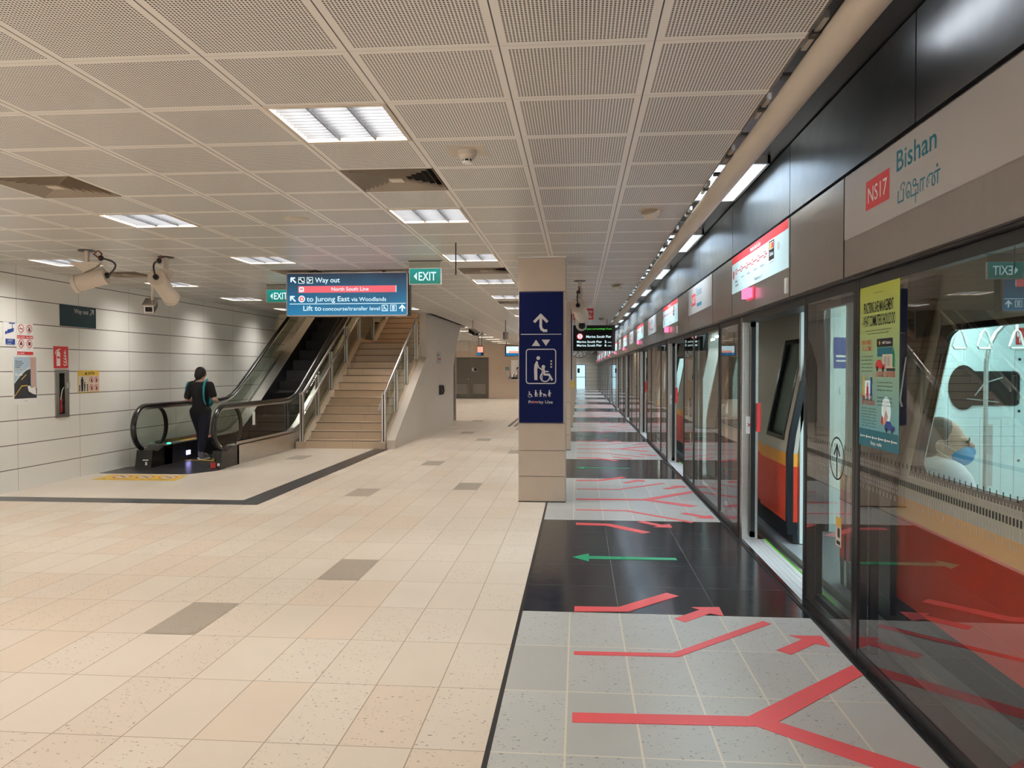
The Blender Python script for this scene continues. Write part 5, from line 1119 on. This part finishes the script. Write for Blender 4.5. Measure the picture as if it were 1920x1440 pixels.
            b = MB(); b.text(P, 'PRACTISING SAFE MANAGEMENT', w1 / 2, .655, .052, .0018, 'blackprint', 'c', width=.37, bold=.012); b.text(P, '- WHAT COMMUTERS SHOULD DO', w1 / 2, .59, .052, .0018, 'blackprint', 'c', width=.41, bold=.012)
            b.text(P, 'in public transport stations and trains', w1 / 2, .745, .006, .0018, 'blackprint', 'c', width=.12)
            b.text(P, 'As we resume activities, we seek everyone to play their part', w1 / 2, .565, .008, .0018, 'blackprint', 'c', width=.32); b.text(P, 'on our network to keep commuters safe', w1 / 2, .55, .008, .0018, 'blackprint', 'c', width=.26); b.build('title', r)
            b = MB(); b.text(P, '1 WEAR A MASK', .03, .50, .024, .0018, 'redprint', width=.14, bold=.012); b.text(P, 'AT ALL TIMES', .05, .47, .024, .0018, 'redprint', width=.12, bold=.012)
            b.text(P, '2 BE SOCIALLY RESPONSIBLE', .225, .345, .024, .0018, 'redprint', width=.235, bold=.012)
            b.text(P, '3 USE SAFEENTRY', .03, .235, .024, .0018, 'redprint', width=.15, bold=.012); b.text(P, 'AND TRACETOGETHER', .05, .205, .024, .0018, 'redprint', width=.17, bold=.012); b.build('headings', r)
            b = MB()
            for i in range(5): b.text(P, ('You must wear a mask at all', 'times in stations and buses', 'to protect yourself and', 'others around you', 'Keep your mask on')[i], .04, .44 - i * .018, .008, .0018, 'blackprint', width=.15)
            for i in range(7): b.text(P, ('To protect our public safety', 'please avoid talking and', 'using the phone', '', 'Frequently wash your hands', 'especially after touching', 'common surfaces')[i], .25, .315 - i * .018, .008, .0018, 'blackprint', width=.18 if i != 3 else None)
            for i in range(7): b.text(P, ('Scan when entering stations', 'and when leaving them by', 'using the official app', 'This will help tracing to', 'protect everyone on board', 'Carry your token with you', 'at all times')[i], .05, .185 - i * .0145, .007, .0018, 'blackprint', width=.19)
            b.build('paragraphs', r)
            b = MB(); b.rect(P, .24, .485, .43, .525, .0016, 'blackprint'); b.flat(P, [(.265, .505), (.275, .517), (.285, .505), (.275, .493)], .002, 'yellow'); b.text(P, 'MRT Station', .31, .499, .012, .002, 'whiteprint', width=.10, bold=.02)
            b.rect(P, .245, .44, .43, .483, .0016, 'tealprint'); b.rect(P, .31, .385, .44, .45, .0018, 'cream2'); b.rect(P, .33, .395, .36, .44, .002, 'plate'); b.rect(P, .37, .395, .40, .44, .002, 'plate'); b.rect(P, .36, .372, .46, .385, .0018, 'blackprint')
            b.flat(P, [(.225, .385), (.345, .38), (.345, .40), (.31, .405), (.29, .425), (.25, .425), (.225, .405)], .0022, 'redprint'); b.disc(P, .25, .383, .013, .0026, 'blackprint', 12); b.disc(P, .32, .38, .013, .0026, 'blackprint', 12); b.flat(P, [(.43, .39), (.455, .39), (.455, .45), (.443, .48), (.43, .45)], .0022, 'tape_green'); b.build('station_picture', r)
            b = MB(); b.flat(P, rrect(.07, .235, .19, .325, .03), .0016, 'mapface')
            for u, hh, m1 in ((.075, .105, 'yellow'), (.125, .06, 'redprint'), (.175, .105, 'blueprint')): b.disc(P, u, .245 + hh, .010, .002, 'p_leg', 12); b.flat(P, [(u - .015, .25), (u + .015, .25), (u + .012, .236 + hh), (u - .012, .236 + hh)], .0021, m1); b.rect(P, u - .012, .225, u - .004, .25, .0021, 'blackprint'); b.rect(P, u + .004, .225, u + .012, .25, .0021, 'blackprint')
            b.build('family_picture', r)
            b = MB(); b.disc(P, .36, .185, .055, .0016, 'mapface', 24, .068); b.flat(P, rrect(.335, .17, .365, .235, .006), .002, 'whiteprint'); b.flat(P, [(.325, .12), (.36, .12), (.385, .16), (.36, .19), (.34, .16)], .0022, 'p_leg'); b.flat(P, [(.345, .098), (.46, .098), (.462, .118), (.43, .122), (.41, .14), (.37, .14), (.345, .12)], .0024, 'blueprint'); b.disc(P, .37, .097, .012, .0028, 'blackprint', 12); b.disc(P, .435, .097, .012, .0028, 'blackprint', 12); b.flat(P, [(.30, .13), (.325, .115), (.33, .15), (.315, .165)], .0026, 'redprint'); b.build('phone_picture', r)
            b = MB()
            for i in range(6): b.disc(P, .04 + i * .078, .048, .008, .0018, 'whiteprint', 10); b.rect(P, .052 + i * .078, .045, .10 + i * .078, .051, .0018, 'whiteprint')
            b.text(P, 'Stay safe', .17, .014, .016, .0018, 'whiteprint', width=.14, bold=.02); b.build('footer_print', r)
    if k >= 0:
        ra = pane(4.17 + d, 5.06 + d, 'glass_screen', 'narrow fixed glass screen right of the open door, %s' % nth(k), grp='narrow glass screens right of the doors')
        if k <= 2:
            P = onright(GXX - .0055, 4.45 + d, 1.0); b = MB(); b.ring(P, 0, 0, .115, .010, .0006, 'blackprint'); b.stroke(P, [(0, -.10), (0, .06)], .018, .0006, 'blackprint'); b.stroke(P, [(-.045, .02), (0, .075), (.045, .02)], .016, .0009, 'blackprint'); b.build('arrow_circle', ra)
            P = onright(GXX - .0055, 5.04 + d, 0); b = MB(); dots(P, .03, .84, b) if k == 0 else b.rect(P, .03, .98, .84, .985, .0006, 'plate'); b.build('dot_band', ra, kind='stuff')
            P = onright(GXX - .0055, 4.46 + d, .52); b = MB(); b.rect(P, 0, 0, .09, .16, .0006, 'cream2'); b.rect(P, 0, .11, .09, .16, .0009, 'yellow'); b.rect(P, .03, .05, .07, .10, .0009, 'blackprint'); b.rect(P, .015, .01, .075, .03, .0009, 'blackprint'); b.build('warning_label', ra)
        pane(7.12 + d, 8.03 + d, 'glass_screen', 'narrow fixed glass screen left of the open door, %s' % nth(k), grp='narrow glass screens left of the doors')
        # ---- the door itself
        r = thing('screen_door', (1.5, 6.02 + d, 0), 'open platform screen door with steel post and sill, %s' % nth(k), 'platform door', 'open platform screen doors')
        b = MB(); b.box(GXX, GXX + .135, 6.985 + d, 7.10 + d, 0, 1.95, 'steel'); b.build('door_post', r, bevel=.003)
        b = MB(); b.box(GXX + .0, GXX + .10, 5.062 + d, 5.098 + d, 0, 1.95, 'black_m'); b.build('near_post', r)
        b = MB(); b.box(GXX - .0, GXX + .16, 5.1 + d, 6.985 + d, 1.90, 1.955, 'black_m'); b.build('door_header_track', r)
        b = MB(); b.box(GXX - .005, 1.62, 5.1 + d, 6.985 + d, -.02, .003, 'alu')
        for g in range(4): b.box(GXX + .03 + g * .04, GXX + .036 + g * .04, 5.1 + d, 6.985 + d, .003, .006, 'alu')
        b.build('sill', r); b = MB(); b.box(1.620, 1.632, 5.1 + d, 6.985 + d, -.01, .006, 'greenled'); b.build('sill_light', r)
        for a, c in ((6.93 + d, 7.98 + d), (4.12 + d, 5.08 + d)):
            b = MB(); b.box(1.505, 1.515, a, c, .07, 1.88, 'glass'); lf = b.build('sliding_leaf', r)
            b = MB(); b.box(1.49, 1.53, a - .0, a + .03, .03, 1.90, 'black_m'); b.box(1.49, 1.53, c - .03, c, .03, 1.90, 'black_m'); b.box(1.49, 1.53, a, c, .03, .08, 'black_m'); b.box(1.49, 1.53, a, c, 1.86, 1.90, 'black_m'); b.build('leaf_frame', lf)
        b = MB(); b.box(1.535, 1.57, 6.90 + d, 6.93 + d, .95, 1.20, 'redprint'); b.build('red_handle', r, bevel=.006)
        b = MB(); P = front(GXX + .03, 6.9845 + d, .93); b.pbox(P, 0, 0, .055, .15, 0, .001, 'whiteprint'); b.stroke(P, [(.015, .06), (.04, .09)], .006, .002, 'redprint'); b.stroke(P, [(.015, .09), (.04, .06)], .006, .002, 'redprint'); b.build('notice_sticker', r)
b = MB(); b.box(FX + .04, 1.52, -.5, 60, 2.477, 2.493, 'black_m'); b.box(FX + .03, 1.5, -.5, 60, 1.952, 1.962, 'black_m'); b.build('header_beam', label='long black beam and gap line behind the steel headers along the platform', cat='beam', kind='thing')
b = MB(); b.box(1.385, 1.425, -2.4, 60, 0, .006, 'black_m'); b.box(1.40, 1.43, -2.4, 60, 0, .012, 'rubber'); b.build('floor_edge_strip', label='narrow black strip on the floor along the foot of the glass screens', cat='edge strip', kind='thing')
# ------------------------------------------------------------ train
M['t_body'] = mat('train_grey_beige_side', (.56, .54, .47), .4, metal=.1, var=.03); M['t_orange'] = mat('train_orange_stripe', (.86, .38, .035), .35, var=.02); M['t_red'] = mat('train_red_stripe', (.74, .05, .015), .35, var=.03)
M['t_dark'] = mat('train_dark_navy', (.008, .010, .016), .3); M['t_int'] = mat('train_interior_panel', (.66, .80, .80), .35, var=.02); M['t_floor'] = mat('train_floor', (.2, .22, .24), .5); M['t_seat'] = mat('train_seat', (.04, .12, .35), .4)
ZK = [(-.9, 1.84), (.20, 1.80), (.67, 1.80), (.78, 1.80), (.94, 1.82), (1.70, 1.97), (2.15, 2.06), (2.45, 2.20), (2.62, 2.6)]
def tx(z):
    for (a, xa), (c, xc) in zip(ZK[:-1], ZK[1:]):
        if z <= c: return xa + (xc - xa) * max(0, z - a) / (c - a)
    return ZK[-1][1]
def side(b, y0, y1, z0, z1, off=0, m=None, th=.04):
    zs = [z0] + [z for z, _ in ZK if z0 < z < z1] + [z1]
    for a, c in zip(zs[:-1], zs[1:]):
        mm = m or ('t_dark' if c <= .2001 else 't_red' if c <= .6701 else 't_orange' if c <= .7801 else 't_body')
        vs = [(tx(a) - off, y0, a), (tx(a) - off, y1, a), (tx(c) - off, y1, c), (tx(c) - off, y0, c)]
        vs += [(v[0] + th, v[1], v[2]) for v in vs]
        b.add(vs, [(3, 2, 1, 0)[::-1], (4, 5, 6, 7), (0, 4, 7, 3), (1, 2, 6, 5), (3, 7, 6, 2), (0, 1, 5, 4)], mm)
tr = thing('train', (2.9, 3.4, 0), 'train with grey, orange and red side standing behind the glass screens', 'train')
DO = (5.55, 6.75)
for k in range(0, 9):
    d = PERIOD * k; a0, a1 = DO[1] - PERIOD + d, DO[0] + d
    if k == 0: a0 = -1.5
    wins = [(3.30 + d, 4.40 + d)] + ([(1.7, 3.0)] if k == 0 else [])
    b = MB(); side(b, a0, a1, -.9, .94); side(b, a0, a1, 1.70, 2.62)
    cuts = sorted(wins); y = a0
    for (p_, q_) in cuts: side(b, y, p_, .94, 1.70); y = q_
    side(b, y, a1, .94, 1.70); b.build('side_panel', tr)
    for (p_, q_) in cuts:
        b = MB()
        for yc, sy in ((p_, 1), (q_, -1)):
            for zc, sz_ in ((.94, 1), (1.70, -1)):
                rr = .13; pts = [(yc, zc)] + [(yc + sy * (rr - rr * math.sin(math.radians(15 * t))), zc + sz_ * (rr - rr * math.cos(math.radians(15 * t)))) for t in range(7)]
                vs = [(tx(z_) - .007, y_, z_) for y_, z_ in pts]; fc = [(0, t, t + 1) for t in range(1, 7)]
                if sy * sz_ > 0: fc = [f[::-1] for f in fc]
                b.add(vs + [(v[0] + .03, v[1], v[2]) for v in vs], fc + [tuple(8 + i for i in f[::-1]) for f in fc] + [(i, i + 1, i + 9, i + 8) for i in range(7)], 'rubber')
        side(b, p_ - .05, p_, .91, 1.73, .006, 'rubber'); side(b, q_, q_ + .05, .91, 1.73, .006, 'rubber'); side(b, p_, q_, .91, .94, .006, 'rubber'); side(b, p_, q_, 1.70, 1.73, .006, 'rubber'); fr_ = b.build('window_frame', tr)
        b = MB(); side(b, p_, q_, .94, 1.70, -.01, 'tglass', .006); b.build('window_pane', fr_)
    if k < 8:
        b = MB(); side(b, DO[0] + d, DO[1] + d, 2.05, 2.62); side(b, DO[0] + d, DO[1] + d, -.9, .0, -.02); b.build('door_lintel', tr)
        # far leaf slid open, outside the body, with its own rounded window
        b = MB(); y0, y1 = 6.78 + d, 7.72 + d
        side(b, y0, y1, .10, .88, .045, None, .035); side(b, y0, 6.90 + d, .88, 1.76, .045, None, .035); side(b, 7.52 + d, y1, .88, 1.76, .045, None, .035); side(b, y0, y1, 1.76, 2.05, .045, None, .035); lf = b.build('door_leaf', tr)
        b = MB(); side(b, y0 - .05, y0, .10, 2.05, .05, 't_dark', .05); b.build('leaf_edge_seal', lf)
        b = MB(); side(b, 6.90 + d, 6.94 + d, .88, 1.76, .052, 'rubber'); side(b, 7.48 + d, 7.52 + d, .88, 1.76, .052, 'rubber'); side(b, 6.94 + d, 7.48 + d, .88, .92, .052, 'rubber'); side(b, 6.94 + d, 7.48 + d, 1.72, 1.76, .052, 'rubber'); b.build('leaf_window_frame', lf)
        b = MB(); side(b, 6.94 + d, 7.48 + d, .92, 1.72, .035, 'tglass', .006); b.build('leaf_window', lf)
        b = MB(); side(b, 4.56 + d, 5.22 + d, .10, 2.02, .045, 't_dark', .035); lf = b.build('door_leaf', tr)
        b = MB(); b.tube([(tx(1.3) - .055, 4.62 + d, 1.28), (tx(1.35) - .075, 4.62 + d, 1.32), (tx(1.5) - .075, 4.62 + d, 1.56), (tx(1.6) - .05, 4.62 + d, 1.60)], .007, 'steel', n=8); b.build('grab_handle', lf)
        b = MB(); b.box(1.86, 2.02, 6.75 + d, 6.80 + d, .02, 2.1, 't_int'); b.build('door_pillar', tr)
b = MB(); b.box(1.72, 4.75, -1.5, 51, -.12, .015, 't_floor'); b.build('saloon_floor', tr)
b = MB(); b.box(4.62, 4.75, -1.5, 51, .0, 2.6, 't_int'); b.build('far_side_lining', tr)
b = MB(); b.box(2.2, 4.75, -1.5, 51, 2.22, 2.62, 't_int'); b.build('saloon_ceiling', tr)
b = MB(); b.box(1.95, 4.75, -1.6, -1.5, 0, 2.5, 't_int'); b.build('saloon_end', tr)
for k in range(-1, 9): b = MB(); b.box(3.0, 3.25, -.9 + k * 5, 2.6 + k * 5, 2.19, 2.222, 'e_train'); b.build('saloon_lamp', tr)
# draught screen facing the camera with black window, stickers, indicator
BY = 7.30; P = front(0, BY, 0)
def bulk(u0, v0, u1, v1, b, m='t_int'): b.pbox(P, u0, v0, u1, v1, -.06, 0, m)
b = MB(); bulk(2.27, 0, 4.62, 2.22, b); scr = b.build('partition', tr)
b = MB(); bulk(2.0, 0, 2.265, 2.22, b, 't_dark'); b.build('partition_dark_panel', tr)
b = MB(); b.flat(P, rrect(3.38, 1.17, 3.90, 1.475, .04), .012, 'dark'); b.disc(P, 3.42, 1.33, .13, .014, 'dark', 24, .20); b.build('partition_window', scr)
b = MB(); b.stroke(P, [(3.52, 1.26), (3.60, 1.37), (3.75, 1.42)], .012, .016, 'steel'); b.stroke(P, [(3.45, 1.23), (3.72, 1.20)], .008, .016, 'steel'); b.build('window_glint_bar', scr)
b = MB(); b.rect(P, 3.865, 1.71, 3.935, 1.86, .003, 'redprint'); b.rect(P, 3.875, 1.78, 3.895, 1.84, .004, 'whiteprint'); b.stroke(P, [(3.90, 1.77), (3.90, 1.73)], .012, .004, 'whiteprint'); b.build('extinguisher_sticker', scr)
b = MB(); b.text(P, '1057', 3.985, 1.73, .075, .003, 'plate', width=.26, bold=.004); b.build('car_number', scr)
b = MB(); b.rect(P, 3.955, 1.40, 4.14, 1.54, .006, 'plate'); b.rect(P, 4.02, 1.505, 4.05, 1.535, .008, 'e_red'); b.rect(P, 4.02, 1.425, 4.05, 1.452, .008, 'ledg'); b.rect(P, 3.975, 1.425, 4.0, 1.452, .008, 'redprint'); b.build('indicator_panel', scr)
b = MB(); b.stroke(P, [(3.86, .35), (4.5, .35), (4.5, 1.66), (3.86, 1.66)], .006, .003, 'plate', close=True)
for z in (.68, 1.12, 1.58): b.disc(P, 3.90, z, .013, .005, 'blackprint', 12)
b.rect(P, 3.60, .45, 3.68, 1.0, .004, 'plate'); b.stroke(P, [(3.57, .2), (3.75, .2), (3.75, 1.05), (3.57, 1.05)], .006, .003, 'plate', close=True); b.build('cabinet_doors', scr)
b = MB(); b.rect(P, 2.30, 1.50, 2.52, 1.78, .003, 'blueprint'); b.rect(P, 2.32, 1.60, 2.50, 1.62, .005, 'whiteprint'); b.rect(P, 2.32, 1.56, 2.46, 1.575, .005, 'whiteprint'); b.build('blue_notice', scr)
b = MB(); b.tube([(3.42, 6.9, .02), (3.42, 6.9, 1.55), (3.44, 6.9, 1.68), (3.50, 6.9, 1.80), (3.60, 6.9, 1.90), (3.75, 6.9, 1.97), (4.2, 6.9, 2.0)], .018, 'steel', n=12); b.build('grab_pole', tr, smooth=True)
b = MB(); b.tube([(2.9, 6.4, 1.95), (4.4, 6.4, 1.95)], .017, 'steel', n=10); b.build('strap_rail', tr, smooth=True)
for x in (2.975, 3.16, 3.40, 3.63):
    b = MB(); b.tube([(x, 6.4, 1.94), (x, 6.4, 1.79)], .010, 'white', n=8); b.tube([(x, 6.4, 1.80), (x - .02, 6.4, 1.78), (x - .055, 6.4, 1.67), (x - .045, 6.4, 1.655), (x + .045, 6.4, 1.655), (x + .055, 6.4, 1.67), (x + .02, 6.4, 1.78)], .0095, 'white', n=8, closed=True); b.build('hanging_strap', tr, smooth=True)
b = MB(); b.box(1.95, 2.42, 2.0, 5.4, .40, .46, 't_seat'); b.box(1.90, 1.98, 2.0, 5.4, .46, .84, 't_seat'); b.box(1.95, 2.3, 2.1, 5.3, .02, .40, 't_int'); b.build('bench_seat', tr)
b = MB(); b.box(4.2, 4.62, -1.2, 5.2, .40, .46, 't_seat'); b.box(4.56, 4.62, -1.2, 5.2, .46, .84, 't_seat'); b.build('bench_seat', tr)
b = MB(); b.box(1.8, 1.95, 5.42, 5.46, .02, 2.1, 't_int'); b.build('door_pillar', tr)
